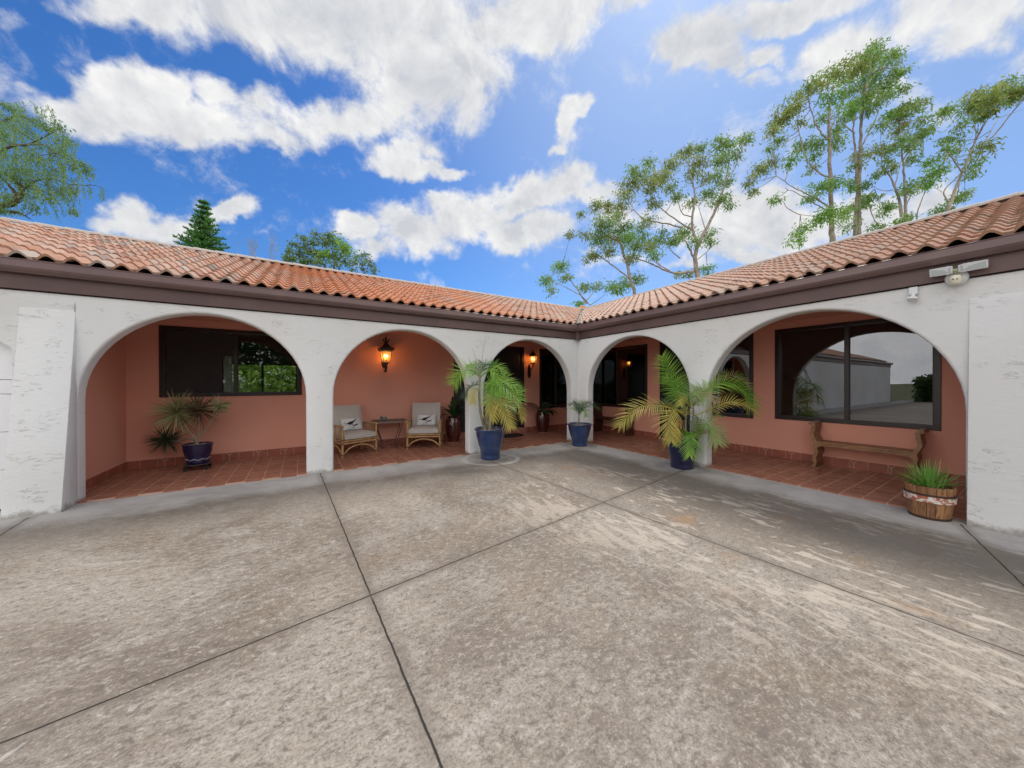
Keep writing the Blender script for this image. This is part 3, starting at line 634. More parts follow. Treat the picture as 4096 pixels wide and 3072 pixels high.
# ================================================================ objects
def dep(p): return (Vector(p)-CP).dot(FW)
BLUE = mat('blue_glaze', (.010, .028, .105), .16, .6, coat=.6, bump=(7, .12, 3, (1, 1, 2.5)), var=(5, .8, (.022, .050, .14)))
NAVY = mat('navy_glaze', (.006, .008, .048), .14, .6, coat=.6, var=(4, .6, (.010, .014, .065)))
OXB = mat('oxblood_glaze', (.070, .012, .011), .15, .6, coat=.6, var=(5, .8, (.03, .010, .009)))
SOIL = mat('potting_soil', (.16, .11, .07), .95, bump=(40, 1.), var=(30, 1, (.30, .22, .14)))
def gravel(g, c, r, z, n=160):
    for i in range(n):
        a = random.uniform(0, 2*pi); q = r*sqrt(random.random())*.96; s = random.uniform(.006, .014)
        p = Vector((c[0]+q*cos(a), c[1]+q*sin(a), z)); T_ = Matrix.Translation(p) @ Matrix.Rotation(random.uniform(0, 3), 4, 'Z') @ Matrix.Rotation(random.uniform(-.5, .5), 4, 'X')
        g.box(-s, s, -s*.7, s*.7, -.004, s*.7, T_)
def potprof(rb, rt, h, rim=.02):
    return [(rb*.90, 0), (rb, .01), (rb*1.03, .03), (rb*1.0, .06), (rb*1.01, h*.18), (rb*1.03, h*.19), (rb*1.06, h*.32), (rb+(rt-rb)*.35, h*.48), (rb+(rt-rb)*.55, h*.66), (rb+(rt-rb)*.58, h*.68), (rb+(rt-rb)*.72, h*.80), (rt*.90, h*.90), (rt*.97, h*.945), (rt, h*.96), (rt*1.0, h*.985), (rt*.98, h), (rt*.90, h*.995), (rt*.86, h*.95), (rt*.82, h*.90)]
def pot(name, root, mt, rb, rt, h, n=40):
    g = M(); g.lathe(potprof(rb, rt, h), n=n, cap=False); g.lathe([(rb*.9, .001), (.0, .001)], n=n, cap=False)
    p = g.build('pot', mt, root, smooth=True)
    g = M(); g.lathe([(rt*.86, h*.92), (rt*.5, h*.935), (0.001, h*.94)], n=28, cap=False); gravel(g, (0, 0), rt*.82, h*.935)
    g.build('soil', SOIL, root); return p
LG = leafmat('palm_leaf', (.09, .30, .03), (.40, .58, .08), .35, .45)
LY = leafmat('palm_leaf_yellowing', (.52, .47, .09), (.64, .52, .16), .35, .5)
LB = leafmat('palm_leaf_dry', (.46, .37, .22), (.34, .25, .13), .25, .6)
LP = leafmat('palm_leaf_pale', (.24, .40, .10), (.46, .56, .24), .35, .45)
LO = leafmat('palm_leaf_orange', (.55, .26, .04), (.60, .38, .08), .3, .5)
LD = leafmat('dark_leaf', (.022, .055, .022), (.055, .10, .04), .15, .35)
STEM = mat('ringed_grey_stem', (.20, .19, .14), .8, bump=(9, .8, 2, (.2, .2, 6)), var=(8, .8, (.33, .30, .22)))
def frond(root, pts, L, n, mt, droop=.5, w=.013, fan=.75, nz=.55, base=.14, up=0.):
    n = int(n*1.0); w *= 1.0; droop *= .8; L *= 1.15
    c = curve(pts, 8); g = M(); m = len(c)
    ln = [0.]
    for i in range(1, m): ln.append(ln[-1]+(c[i]-c[i-1]).length)
    tot = ln[-1]
    g.tube(c, [.009*(1-.8*i/(m-1))+.001 for i in range(m)], 5, a=.3)
    def P(t):
        s = t*tot
        for i in range(1, m):
            if ln[i] >= s:
                q = (s-ln[i-1])/max(1e-6, ln[i]-ln[i-1]); return c[i-1].lerp(c[i], q), (c[i]-c[i-1]).normalized()
        return c[-1], (c[-1]-c[-2]).normalized()
    for i in range(n):
        t = base+(1-base)*(i+.5)/n; p, d = P(t)
        tocam = (CP-p).normalized(); N_ = (Vector((0, 0, 1))*nz + tocam*(1-nz)); N_ = (N_-d*N_.dot(d)).normalized(); s = d.cross(N_)
        for sg in (-1, 1):
            l = L*(.35+.65*sin(pi*min(1, .12+.80*t))**.7)*random.uniform(.85, 1.1)*(1-.25*(t > .93))
            f = fan + .55*t*t
            e = (s*sg*cos(f)+d*sin(f) + N_*random.uniform(.0, .28) + Vector((0, 0, up))).normalized()
            e = (e+Vector([random.uniform(-.07, .07) for _ in range(3)])).normalized()
            wv = e.cross(N_).normalized(); q = p; vs = []; ee = Vector(e); K = 4
            for k in range(K+1):
                ww = w*(.55 if k == 0 else (1, 1, .8, .45, .06)[k])
                vs += [q-wv*ww*.5, q+wv*ww*.5]; q = q+ee*l/K; ee = (ee+Vector((0, 0, -droop*.30*(k+1)/K*1.3))).normalized()
            g.add(vs, [(2*k, 2*k+1, 2*k+3, 2*k+2) for k in range(K)], random.uniform(.02, 1))
    inv = root.matrix_basis.inverted() if root else Matrix()
    g.v = [tuple(inv @ Vector(p)) for p in g.v]
    return g.build('frond', mt, root, fix=False)
def wtube(root, name, pts, rad, mt, n=8):
    g = M(); inv = root.matrix_basis.inverted(); g.tube([inv @ Vector(p) for p in curve(pts, 6)], 1., n) if False else None
    c = curve(pts, 6); k = len(c); r = [rad[0]+(rad[1]-rad[0])*i/(k-1) for i in range(k)]
    r = [q*(1+.06*((i % 3) == 0)) for i, q in enumerate(r)]
    g.tube([inv @ p for p in c], r, n); return g.build(name, mt, root, smooth=True)

# --- large potted palm by the second pillar
CA_ = (-2.87, -.56, 0.); R = empty('potted_palm', CA_, 0, 'tall multi-stemmed palm in a large blue glazed pot between the second and third arch', 'potted palm', 'palms in blue pots')
R.matrix_basis = Matrix.Translation(CA_)
pot('pot', R, BLUE, .192, .318, .61)
dA = dep(CA_)
def A(X, Y, dz=0): return at(1700+.3316*X, 1350+.3316*Y, dA+dz)
for st in ([(735,1130,0),(700,1040,0),(668,900,0),(655,700,.02),(660,520,.02),(664,400,0)], [(770,1120,.02),(745,1000,.06),(740,850,.08),(742,700,.05)], [(785,1120,-.05),(782,980,-.08),(778,860,-.1),(765,720,-.1)]):
    wtube(R, 'stem', [A(*q) for q in st], (.030, .019), STEM)
for q in ([(738,1120,-.04),(722,1000,-.06),(700,900,-.1)], [(755,1120,.05),(760,1010,.1),(735,930,.12)]): wtube(R, 'stem', [A(*z) for z in q], (.013, .005), LB, 6)
for pts, L, n, mt, dr, fan in (
 ([(655,470,0),(560,395,-.1),(450,415,-.18),(345,560,-.2)], .33, 26, LG, .30, .35),
 ([(660,570,0),(590,575,.12),(520,620,.18),(470,720,.2)], .20, 18, LD, .6, .5),
 ([(660,650,0),(610,620,-.1),(575,690,-.15),(572,790,-.18)], .17, 16, LY, .5, .6),
 ([(665,430,0),(760,360,.15),(870,340,.25),(965,440,.3)], .26, 22, LG, .6, .4),
 ([(668,480,0),(770,400,-.2),(850,430,-.3),(850,560,-.35)], .26, 22, LG, .6, .5),
 ([(700,560,0),(820,500,.1),(980,520,.2),(1165,650,.25)], .30, 28, LG, .8, .4),
 ([(700,560,0),(840,540,-.2),(1000,620,-.3),(1150,760,-.35)], .30, 30, LG, .7, .45),
 ([(735,640,-.05),(800,560,-.25),(850,640,-.35),(900,700,-.4)], .28, 24, LG, .7, .6),
 ([(745,700,-.05),(830,690,-.25),(930,840,-.38),(1035,1090,-.42)], .26, 34, LY, .35, .55),
 ([(745,700,0),(900,690,.1),(1060,740,.15),(1140,830,.18),(1185,1000,.2)], .20, 30, LY, .8, .6),
 ([(742,680,0),(780,720,-.3),(800,850,-.4),(830,990,-.42)], .24, 26, LY, .5, .7),
 ([(700,540,0),(750,560,-.2),(770,680,-.35),(740,800,-.4)], .24, 24, LP, .5, .6),
 ([(740,690,0),(860,700,-.2),(980,790,-.3),(1080,850,-.3)], .24, 26, LP, .6, .5),
 ([(655,500,0),(640,400,.2),(590,330,.3),(520,330,.35)], .24, 18, LG, .5, .4),
 ([(660,440,0),(690,360,.1),(730,320,.2),(800,330,.25)], .22, 16, LD, .7, .5)):
    frond(R, [A(*q) for q in pts], L, n, mt, dr, .014, fan)
for q in ([(662,430),(640,330),(600,220),(570,130)], [(668,430),(685,300),(705,140),(738,-10)]): wtube(R, 'spear', [A(a, b) for a, b in q], (.007, .0025), LB, 5)

# --- small palm in blue pot in the inner corner
CBp = (-.42, -.50, 0.); R = empty('potted_palm', CBp, 0, 'small young palm in a blue glazed pot in front of the inside corner pillar', 'potted palm', 'palms in blue pots')
R.matrix_basis = Matrix.Translation(CBp); pot('pot', R, BLUE, .178, .298, .53); dB = dep(CBp)
def Bp(X, Y, dz=0): return at(2200+.4821*X, 1200+.4821*Y, dB+dz)
wtube(R, 'stem', [Bp(240,1020), Bp(240,975), Bp(243,930)], (.018, .012), STEM)
for pts, L, dr in (([(243,950,0),(225,890,0),(195,855,0),(160,870,0)], .17, .6), ([(243,950,0),(235,890,.05),(225,860,.1),(200,845,.1)], .15, .5), ([(243,950,0),(262,890,0),(290,855,0),(330,850,0)], .16, .5), ([(243,950,0),(290,895,-.05),(345,868,-.1),(405,905,-.1)], .17, .5), ([(243,950,0),(270,920,-.1),(295,930,-.15),(300,965,-.18)], .12, .6), ([(243,950,0),(215,920,-.1),(190,900,-.15),(170,905,-.2)], .12, .7), ([(243,950,0),(255,900,.08),(265,870,.15),(285,850,.2)], .14, .5)):
    frond(R, [Bp(*q) for q in pts], L, 13, LD if L > .14 else LG, dr, .012, .6)

# --- bushy yellowing palm at the right wing pillar
CCp = (-.36, -3.02, 0.); R = empty('potted_palm', CCp, 0, 'bushy palm with yellow and orange fronds in a blue pot against the right wing pillar', 'potted palm', 'palms in blue pots')
R.matrix_basis = Matrix.Translation(CCp); pot('pot', R, NAVY, .188, .285, .56); dC = dep(CCp)
def Cp(X, Y, dz=0): return at(2200+.4821*X, 1200+.4821*Y, dC+dz)
for st in ([(1140,1190,0),(1125,1080,0),(1130,960,0),(1140,880,0)], [(1160,1190,.05),(1175,1080,.05),(1190,960,.05),(1185,860,.02)], [(1125,1190,-.05),(1090,1080,-.1),(1085,980,-.1)], [(1165,1190,-.06),(1200,1090,-.1),(1215,1000,-.12)]): wtube(R, 'stem', [Cp(*q) for q in st], (.020, .010), STEM)
for pts, L, n, mt, dr, fan in (
 ([(1130,930,0),(1045,790,-.05),(1000,640,-.1),(930,465,-.12)], .30, 34, LG, .35, .25),
 ([(1130,900,0),(1080,790,.1),(1040,720,.15),(960,640,.2)], .24, 24, LG, .5, .4),
 ([(1130,960,0),(980,890,-.2),(820,880,-.3),(690,920,-.35),(575,1050,-.35)], .30, 34, LY, .7, .5),
 ([(1130,980,-.05),(1060,910,-.35),(990,990,-.45),(1005,1170,-.48)], .30, 38, LY, .40, .55),
 ([(1180,860,0),(1190,770,.1),(1240,690,.15),(1300,620,.2)], .26, 20, LP, .2, .2),
 ([(1190,860,0),(1290,700,.1),(1420,630,.15),(1560,640,.18),(1675,735,.2)], .24, 34, LB, .6, .4),
 ([(1190,870,0),(1340,720,-.1),(1480,690,-.15),(1610,750,-.2),(1690,900,-.2)], .32, 38, LG, 1.1, .5),
 ([(1200,960,0),(1370,890,-.2),(1500,845,-.3),(1640,880,-.32),(1735,970,-.3)], .22, 26, LY, 1.0, .6),
 ([(1170,900,-.1),(1150,800,-.35),(1200,770,-.5),(1270,830,-.55)], .26, 30, LP, .8, .6),
 ([(1170,900,-.1),(1100,810,-.3),(1090,830,-.4),(1080,870,-.45)], .18, 18, LY, .7, .6),
 ([(1180,900,0),(1260,790,-.2),(1330,790,-.3),(1370,850,-.3)], .20, 20, LB, .8, .5),
 ([(1170,1160,0),(1240,1040,-.2),(1320,1040,-.3),(1390,1190,-.35)], .30, 36, LP, .6, .5),
 ([(1160,1180,-.1),(1170,1100,-.4),(1165,1160,-.5),(1160,1290,-.55)], .26, 34, LG, .5, .5),
 ([(1180,1130,0),(1215,1010,.1),(1255,900,.15),(1280,820,.2)], .18, 18, LD, .3, .2),
 ([(1130,1120,-.1),(1080,1000,-.3),(1045,1060,-.42),(1060,1160,-.45)], .16, 18, LO, .6, .7),
 ([(1180,1100,0),(1280,1000,.1),(1350,950,.15),(1430,970,.2)], .20, 20, LP, .5, .4),
 ([(1190,1150,0),(1300,1060,.05),(1400,1080,.05),(1460,1180,.05)], .20, 24, LB, .6, .5),
 ([(1130,940,0),(1040,860,.15),(960,850,.25),(880,910,.3)], .22, 22, LD, .6, .5),
 ([(1170,1150,-.1),(1100,1100,-.3),(1060,1130,-.35),(1040,1200,-.38)], .16, 16, LG, .6, .6)):
    frond(R, [Cp(*q) for q in pts], L, n, mt, dr, .014, fan)

# --- half barrel with strap leaved plant
BAR = (.0, -5.73, .0)
R = empty('barrel_planter', (-.13, -5.76, 0), 0, 'wooden half-barrel planter with a white floral band and green spiky plant', 'planter'); R.scale = (.88, .88, .93)
WOOD = bpy.data.materials.new('barrel_stave_wood'); WOOD.use_nodes = True; nt = WOOD.node_tree; b = nt.nodes['Principled BSDF']
o_ = N(nt, 'ShaderNodeTexCoord').outputs['Object']; a_ = N(nt, 'ShaderNodeAttribute', attribute_name='var').outputs['Fac']
gr = noise(nt, mapping(nt, o_, sc=(1, 1, .12)), 28, 6, .7, .6)
c = mixc(nt, a_, (.20, .085, .035), (.38, .19, .08)); c = mixc(nt, mrange(nt, gr, .45, .62, 0, .7), c, (.09, .04, .02)); nt.links.new(c, b.inputs['Base Color']); b.inputs['Roughness'].default_value = .6
h = .385; g = M(); ns = 16
for i in range(ns):
    a0 = 2*pi*i/ns+.012; a1 = 2*pi*(i+1)/ns-.012; vs = []
    for (r, z) in ((.168, 0), (.180, .08), (.196, .2), (.208, .30), (.214, h)):
        for q in (a0, (a0+a1)/2, a1): vs.append((r*cos(q), r*sin(q), z))
        for q in (a1, (a0+a1)/2, a0): vs.append(((r-.022)*cos(q), (r-.022)*sin(q), z))
    fs = [(6*k+j, 6*k+(j+1) % 6, 6*k+6+(j+1) % 6, 6*k+6+j) for k in range(4) for j in range(6)] + [(5, 4, 3, 2, 1, 0), (24, 25, 26, 27, 28, 29)]
    g.add(vs, fs, random.uniform(.05, 1))
g.build('barrel', WOOD, R)
FLOR = bpy.data.materials.new('floral_band_cloth'); FLOR.use_nodes = True; nt = FLOR.node_tree; b = nt.nodes['Principled BSDF']; o_ = N(nt, 'ShaderNodeTexCoord').outputs['Object']
c = mixc(nt, mrange(nt, noise(nt, o_, 15, 3, .6, 1.), .50, .54), (.68, .64, .56), (.42, .12, .08)); c = mixc(nt, mrange(nt, noise(nt, mapping(nt, o_, loc=(3, 1, 2)), 19, 3, .6, 1.), .60, .64), c, (.28, .34, .26)); c = mixc(nt, mrange(nt, noise(nt, mapping(nt, o_, loc=(7, 1, 5)), 34, 3, .6, 1.), .62, .66), c, (.50, .24, .10)); nt.links.new(c, b.inputs['Base Color'])
g = M(); g.lathe([(.200, .205), (.212, .206), (.2185, .275), (.205, .276)], n=40, cap=False); g.build('floral_band', FLOR, R, smooth=True)
HOOP = mat('dark_hoop', (.05, .025, .018), .5, .5)
g = M(); g.lathe([(.205, .282), (.217, .283), (.219, .30), (.206, .301)], n=40, cap=False); g.build('hoop', HOOP, R, smooth=True)
g = M(); g.lathe([(.168, .004), (.1745, .005), (.179, .028), (.17, .03)], n=40, cap=False); g.build('hoop', HOOP, R, smooth=True)
g = M(); g.tube(curve([(-.10, -.20, .30), (-.115, -.235, .31), (-.09, -.25, .315), (-.055, -.235, .31), (-.06, -.21, .30)], 5), .012, 7); g.build('rope_handle', HOOP, R, smooth=True)
g = M(); g.lathe([(.19, .35), (.001, .36)], n=24, cap=False); gravel(g, (0, 0), .18, .357, 80); g.build('soil', SOIL, R)
STRAP = leafmat('strap_leaf', (.09, .28, .04), (.28, .48, .09), .3, .4, c3=(.45, .42, .22))
g = M()
for i in range(150):
    a = random.uniform(0, 2*pi); r0 = random.uniform(0, .14); p = Vector((r0*cos(a), r0*sin(a), .36)); el = random.uniform(.35, 1.45); a += random.uniform(-.5, .5)
    e = Vector((cos(a)*cos(el), sin(a)*cos(el), sin(el))); l = random.uniform(.16, .36); w = random.uniform(.012, .021); wv = e.cross(Vector((0, 0, 1))).normalized(); vs = []; K = 5
    for k in range(K+1):
        ww = w*(1-(k/K)**2)+.0012; dd = Vector((0, 0, -.004)); vs += [p-wv*ww*.5, p+dd*ww*60*.5, p+wv*ww*.5]; p = p+e*l/K; e = (e+Vector((0, 0, -.13*(1.3-sin(el))))).normalized()
    g.add(vs, [q for k in range(K) for q in ((3*k, 3*k+1, 3*k+4, 3*k+3), (3*k+1, 3*k+2, 3*k+5, 3*k+4))], random.uniform(.02, 1))
g.build('foliage', STRAP, R, fix=False)

# --- dragon tree on the left porch
CD = (-7.57, 1.36, FL); R = empty('potted_dragon_tree', CD, 0, 'spiky dragon tree with four leaf rosettes in a navy pot on the left porch', 'potted plant'); R.matrix_basis = Matrix.Translation(CD)
g = M(); g.lathe([(.13, .105), (.142, .11), (.155, .17), (.150, .20), (.172, .26), (.192, .33), (.200, .40), (.205, .425), (.208, .44), (.198, .445), (.18, .43), (.17, .40)], n=36, cap=False); g.build('pot', NAVY, R, smooth=True)
g = M(); pf = [((.152+.004)*cos(2*pi*i/60), (.152+.004)*sin(2*pi*i/60), .187+.010*sin(i*.9)+.004*sin(i*2.3)) for i in range(61)]
g.tube(pf, [.0022+.004*(abs(sin(i*1.35))**6) for i in range(61)], 5, cap=False); g.build('painted_vine', mat('white_glaze', (.6, .6, .62), .3), R)
g = M(); g.lathe([(.10, .075), (.17, .08), (.195, .10), (.200, .112), (.192, .114), (.165, .095)], n=36, cap=False); g.build('saucer', mat('grey_saucer', (.10, .08, .10), .3, .5), R, smooth=True)
g = M()
for i in range(4):
    a = pi/4+pi/2*i; g.box(-.21, .21, -.018, .018, .05, .074, Matrix.Rotation(a, 4, 'Z')) if i < 2 else None
g.build('plant_dolly', mat('black_dolly', (.02, .014, .014), .5), R, bevel=.004)
for i in range(4):
    a = pi/4+pi/2*i; g = M(); T_ = Matrix.Translation((.185*cos(a), .185*sin(a), .027)) @ Matrix.Rotation(pi/2, 4, 'X'); g.lathe([(.012, -.012), (.027, -.010), (.027, .010), (.012, .012)], n=16, T=T_); g.build('caster', bpy.data.materials['black_dolly'], R, smooth=True)
g = M(); g.lathe([(.178, .415), (.001, .425)], n=24, cap=False); gravel(g, (0, 0), .165, .423, 70); g.build('soil', SOIL, R)
dD = dep(CD)
def Dp(X, Y, dz=0): return at(600+.211*X, 1550+.211*Y, dD+dz)
for st in ([(880,1090,0),(870,980,-.02),(800,900,-.05),(640,790,-.1),(540,700,-.12),(520,560,-.12)], [(905,1090,.02),(920,950,.04),(925,800,.05),(935,620,.05)], [(860,1090,0),(840,1000,.02),(700,980,0),(500,1010,-.02),(330,1010,-.02)], [(930,900,.05),(1050,800,.1),(1200,560,.12),(1320,370,.12)]):
    wtube(R, 'branch', [Dp(*q) for q in st], (.013, .008), STEM, 7)
DR1 = leafmat('dragon_leaf_light', (.22, .24, .10), (.50, .50, .27), .2, .45); DR2 = leafmat('dragon_leaf_dark', (.04, .055, .03), (.13, .14, .07), .15, .45); DR3 = leafmat('dragon_leaf_brown', (.10, .055, .035), (.17, .10, .06), .15, .5)
for (X, Y, dz, L, n, mt) in ((510, 480, -.12, .40, 260, DR1), (930, 430, .08, .35, 170, DR3), (1330, 350, .12, .21, 100, DR1), (310, 1000, -.02, .29, 180, DR2)):
    g = M(); c0 = Dp(X, Y, dz)
    for i in range(n):
        e = Vector([random.gauss(0, 1) for _ in range(3)]).normalized(); e.z = e.z*.85+.12; e.normalize()
        l = L*random.uniform(.7, 1.12); p = c0+e*.01; wv = e.cross(Vector([random.gauss(0, 1) for _ in range(3)])).normalized(); vs = []; ee = Vector(e); K = 3
        for k in range(K+1):
            ww = (.013, .017, .012, .0015)[k]; vs += [p-wv*ww*.5, p+wv*ww*.5]; p = p+ee*l/K; ee = (ee+Vector((0, 0, -.07))).normalized()
        g.add(vs, [(2*k, 2*k+1, 2*k+3, 2*k+2) for k in range(K)], random.uniform(.02, 1))
    inv = R.matrix_basis.inverted(); g.v = [tuple(inv @ Vector(p)) for p in g.v]; g.build('leaf_rosette', mt, R, fix=False)

# --- oxblood vases with broad leaved plants
def vase(loc, label, s, leaves):
    R = empty('potted_plant', loc, 0, label, 'potted plant', 'plants in oxblood urns on the porch')
    g = M(); g.lathe([(r*s, z) for r, z in ((.12, 0), (.13, .01), (.128, .05), (.135, .09), (.165, .16), (.195, .27), (.208, .38), (.205, .48), (.185, .57), (.165, .60), (.172, .625), (.165, .635), (.14, .62), (.12, .58))], n=36, cap=False); g.build('pot', OXB, R, smooth=True)
    g = M(); g.lathe([(.15*s, .0), (.185*s, .008), (.19*s, .028), (.175*s, .03), (.15*s, .014)], n=32, cap=False); g.build('saucer', mat('terracotta_saucer', (.38, .15, .09), .5) if 'terracotta_saucer' not in bpy.data.materials else bpy.data.materials['terracotta_saucer'], R, smooth=True)
    g = M(); g.lathe([(.15*s, .59*s), (.001, .6*s)], n=20, cap=False); g.build('soil', SOIL, R)
    g = M()
    for (a, el, l, w, st) in leaves:
        l *= 1.25; w *= 1.25
        e = Vector((cos(a)*cos(el), sin(a)*cos(el), sin(el))); p = Vector((0, 0, .6*s)); path = [p]
        for k in range(3): p = p+e*st/3; path.append(p)
        g.tube(path, .006, 5, a=.2)
        wv = e.cross(Vector((0, 0, 1))).normalized(); vs = []; K = 7
        for k in range(K+1):
            t = k/K; ww = w*(sin(pi*min(.98, t*.9+.08))**.75); up = wv.cross(e)
            vs += [p-wv*ww*.5+up*ww*.12, p, p+wv*ww*.5+up*ww*.12]; p = p+e*l/K; e = (e+Vector((0, 0, -.16))).normalized()
        g.add(vs, [q for k in range(K) for q in ((3*k, 3*k+1, 3*k+4, 3*k+3), (3*k+1, 3*k+2, 3*k+5, 3*k+4))], random.uniform(.02, .6))
    g.build('foliage', LD, R, smooth=True, fix=False); return R
random.seed(21)
vase((-2.80, 1.50, FL), 'oxblood urn of dark bushy leaves beside the right wicker chair', 1.0, [(random.uniform(0, 6.28), random.uniform(.35, 1.35), random.uniform(.22, .36), random.uniform(.06, .11), random.uniform(.05, .2)) for _ in range(26)])
vase((.07, 1.60, FL), 'oxblood urn with big drooping dark leaves between door and window', 1.02, [(pi*.92, .55, .52, .17, .12), (pi*.75, .8, .4, .15, .1), (-.35, .35, .62, .15, .18), (.1, .6, .5, .16, .1), (-pi*.6, .3, .28, .16, .06), (-pi*.4, .2, .30, .17, .05), (-pi*.52, .9, .3, .14, .1), (-pi*.8, .5, .3, .12, .1), (.6, .9, .35, .12, .1), (-.9, .25, .34, .15, .08)])

# --- door mat
g = M(); g.lathe([(.001, .016), (.44, .016), (.47, .012), (.475, 0)], n=40, cap=False, sx=1., sy=.72); 
tag(g.build('door_mat', mat('dark_coir', (.022, .018, .018), .95, bump=(90, 1.)), None, fix=True, loc=(-1.12, 1.62, FL+.001)), 'dark oval door mat on the tiles in front of the double door', 'door mat')

# --- rattan chairs
CANE = mat('honey_cane', (.50, .31, .14), .45, .4, bump=(6, .5, 2, (1, 1, 9)), var=(9, .9, (.30, .16, .07)))
BIND = mat('dark_cane_binding', (.10, .05, .03), .6)
CUSH = mat('oatmeal_cushion_cloth', (.46, .43, .40), .95, .1, bump=(160, .25), var=(3, .5, (.40, .37, .34)))
def cushion(name, sx, sy, sz, T_, mt, parent, puff=.35, seg=10):
    bm = bmesh.new(); g = M(); vs = {}; n = seg
    def P(i, j, s):
        u, v = i/n*2-1, j/n*2-1; e = (1-abs(u)**5)*(1-abs(v)**5); h = sz*(.55+puff*e**.5)*.5 if 0 < i < n and 0 < j < n else sz*.28
        return Vector((u*sx/2, v*sy/2, s*h))
    for s in (-1, 1):
        for i in range(n+1):
            for j in range(n+1): vs[(i, j, s)] = len(g.v); g.v.append(tuple(T_ @ P(i, j, s))); g.a.append(0.)
    for i in range(n):
        for j in range(n):
            for s in (-1, 1): g.f.append((vs[i, j, s], vs[i+1, j, s], vs[i+1, j+1, s], vs[i, j+1, s]))
    for i in range(n):
        for (a, b_) in (((i, 0), (i+1, 0)), ((i, n), (i+1, n)), ((0, i), (0, i+1)), ((n, i), (n, i+1))):
            g.f.append((vs[(*a, -1)], vs[(*b_, -1)], vs[(*b_, 1)], vs[(*a, 1)]))
    bm.free(); return g.build(name, mt, parent, smooth=True)
def make_chair():
    R = empty('wicker_armchair'); w, d = .36, .62
    for sx in (-1, 1):
        for (y, h) in ((0, .60), (d, .58)):
            g = M(); g.tube([(sx*w, y, 0), (sx*w, y, .03), (sx*w, y, .2), (sx*w, y, h)], [.020, .024, .021, .020], 10); l = g.build('leg', CANE, R, smooth=True)
            g = M()
            for z in (.03, .255, .325): g.tube([(sx*w, y, z), (sx*w, y, z+.022)], .0245, 10)
            g.build('cane_binding', BIND, l)
        g = M(); g.tube(curve([(sx*w, -.03, .60), (sx*w*1.02, .0, .615), (sx*w*1.02, .3, .61), (sx*w, d+.02, .585)], 6), .022, 9); g.build('armrest', BIND if False else CANE, R, smooth=True)
        g = M()
        for k in range(5): y = .10+k*.105; g.tube([(sx*w, y, .32), (sx*w, y, .60)], .0125, 7)
        g.build('arm_spindles', CANE, R, smooth=True)
    g = M()
    for z in (.265, .315):
        g.tube([(-w, -.004, z), (w, -.004, z)], .019, 9); g.tube([(-w, d, z), (w, d, z)], .019, 9)
        for sx in (-1, 1): g.tube([(sx*w, 0, z), (sx*w, d, z)], .019, 9)
    for k in range(6): y = .08+k*.095; g.tube([(-w, y, .30), (w, y, .30)], .011, 6)
    g.build('seat_frame', CANE, R, smooth=True)
    g = M(); g.tube(curve([(-w+.02, -.002, .06), (-w*.6, -.002, .165), (0, -.002, .215), (w*.6, -.002, .165), (w-.02, -.002, .06)], 6), .015, 8)
    g.build('arched_brace', CANE, R, smooth=True)
    for sx in (-1, 1): g = M(); g.tube(curve([(sx*w, .02, .06), (sx*w, d*.25, .165), (sx*w, d/2, .205), (sx*w, d*.75, .165), (sx*w, d-.02, .06)], 6), .014, 8); g.build('arched_brace', CANE, R, smooth=True)
    g = M(); g.tube(curve([(-.30, d-.10, .33), (-.31, d+.02, .60), (-.30, d+.10, .90), (-.20, d+.12, .955), (.20, d+.12, .955), (.30, d+.10, .90), (.31, d+.02, .60), (.30, d-.10, .33)], 5), .017, 8)
    for k in range(5): x = -.2+.1*k; g.tube([(x, d-.08, .34), (x, d+.11, .94)], .010, 6)
    g.build('back_frame', CANE, R, smooth=True)
    cushion('seat_cushion', .66, .62, .155, Matrix.Translation((0, .27, .395)), CUSH, R, .45)
    cushion('back_cushion', .66, .60, .15, Matrix.Translation((0, d-.045, .70)) @ Matrix.Rotation(radians(76), 4, 'X'), CUSH, R, .45)
    return R
ch = make_chair()
a1 = atan2(.25, .68); ch.location = (-5.02, 1.13, FL); ch.rotation_euler = (0, 0, a1); tag(ch, 'cane armchair with oatmeal cushions half hidden by the white pillar, left of the little table', 'armchair', 'pair of cane armchairs on the porch')
c2 = copy_tree(ch); a2 = radians(-24); c2.location = (-3.70, 1.07, FL); c2.rotation_euler = (0, 0, a2); c2['label'] = 'cane armchair with oatmeal cushions right of the little table, by the urn'
PIL = mat('white_pillow_cloth', (.62, .61, .60), .9, .1, bump=(120, .2), var=(11, .7, (.42, .42, .43))); INK = mat('black_ink_print', (.02, .02, .022), .8)
for (lx, ly, rz, lab) in ((-5.02, 1.13, a1, 'white pillow with a black bird print on the left cane armchair'), (-3.70, 1.07, a2, 'white pillow with a black bird print on the right cane armchair')):
    R = empty('throw_pillow', (lx, ly, FL), rz, lab, 'pillow', 'bird print pillows'); T_ = Matrix.Translation((.02, .42, .595)) @ Matrix.Rotation(radians(66), 4, 'X')
    cushion('pillow', .42, .27, .13, T_, PIL, R, .5)
    g = M()
    for poly in ([(-.12,.00),(-.07,.035),(-.01,.045),(.05,.06),(.11,.085),(.07,.045),(.03,.02),(.00,-.015),(-.05,-.03),(-.09,-.02)], [(-.03,-.03),(.03,-.035),(.09,-.025),(.14,-.01),(.10,-.05),(.03,-.065)], [(-.17,.015),(-.13,.005),(-.115,-.01),(-.14,-.008)], [(-.02,-.07),(.0,-.08),(.03,-.085),(.04,-.10),(-.01,-.09)], [(.04,.075),(.10,.10),(.15,.10),(.09,.085)]):
        n = len(poly); g.add([T_ @ Vector((u, v, .13*(.55+.5*((1-abs(u/.21)**5)*(1-abs(v/.135)**5))**.5)*.5+.002)) for u, v in poly], [tuple(range(n))])
    g.build('bird_print', INK, R, fix=False)
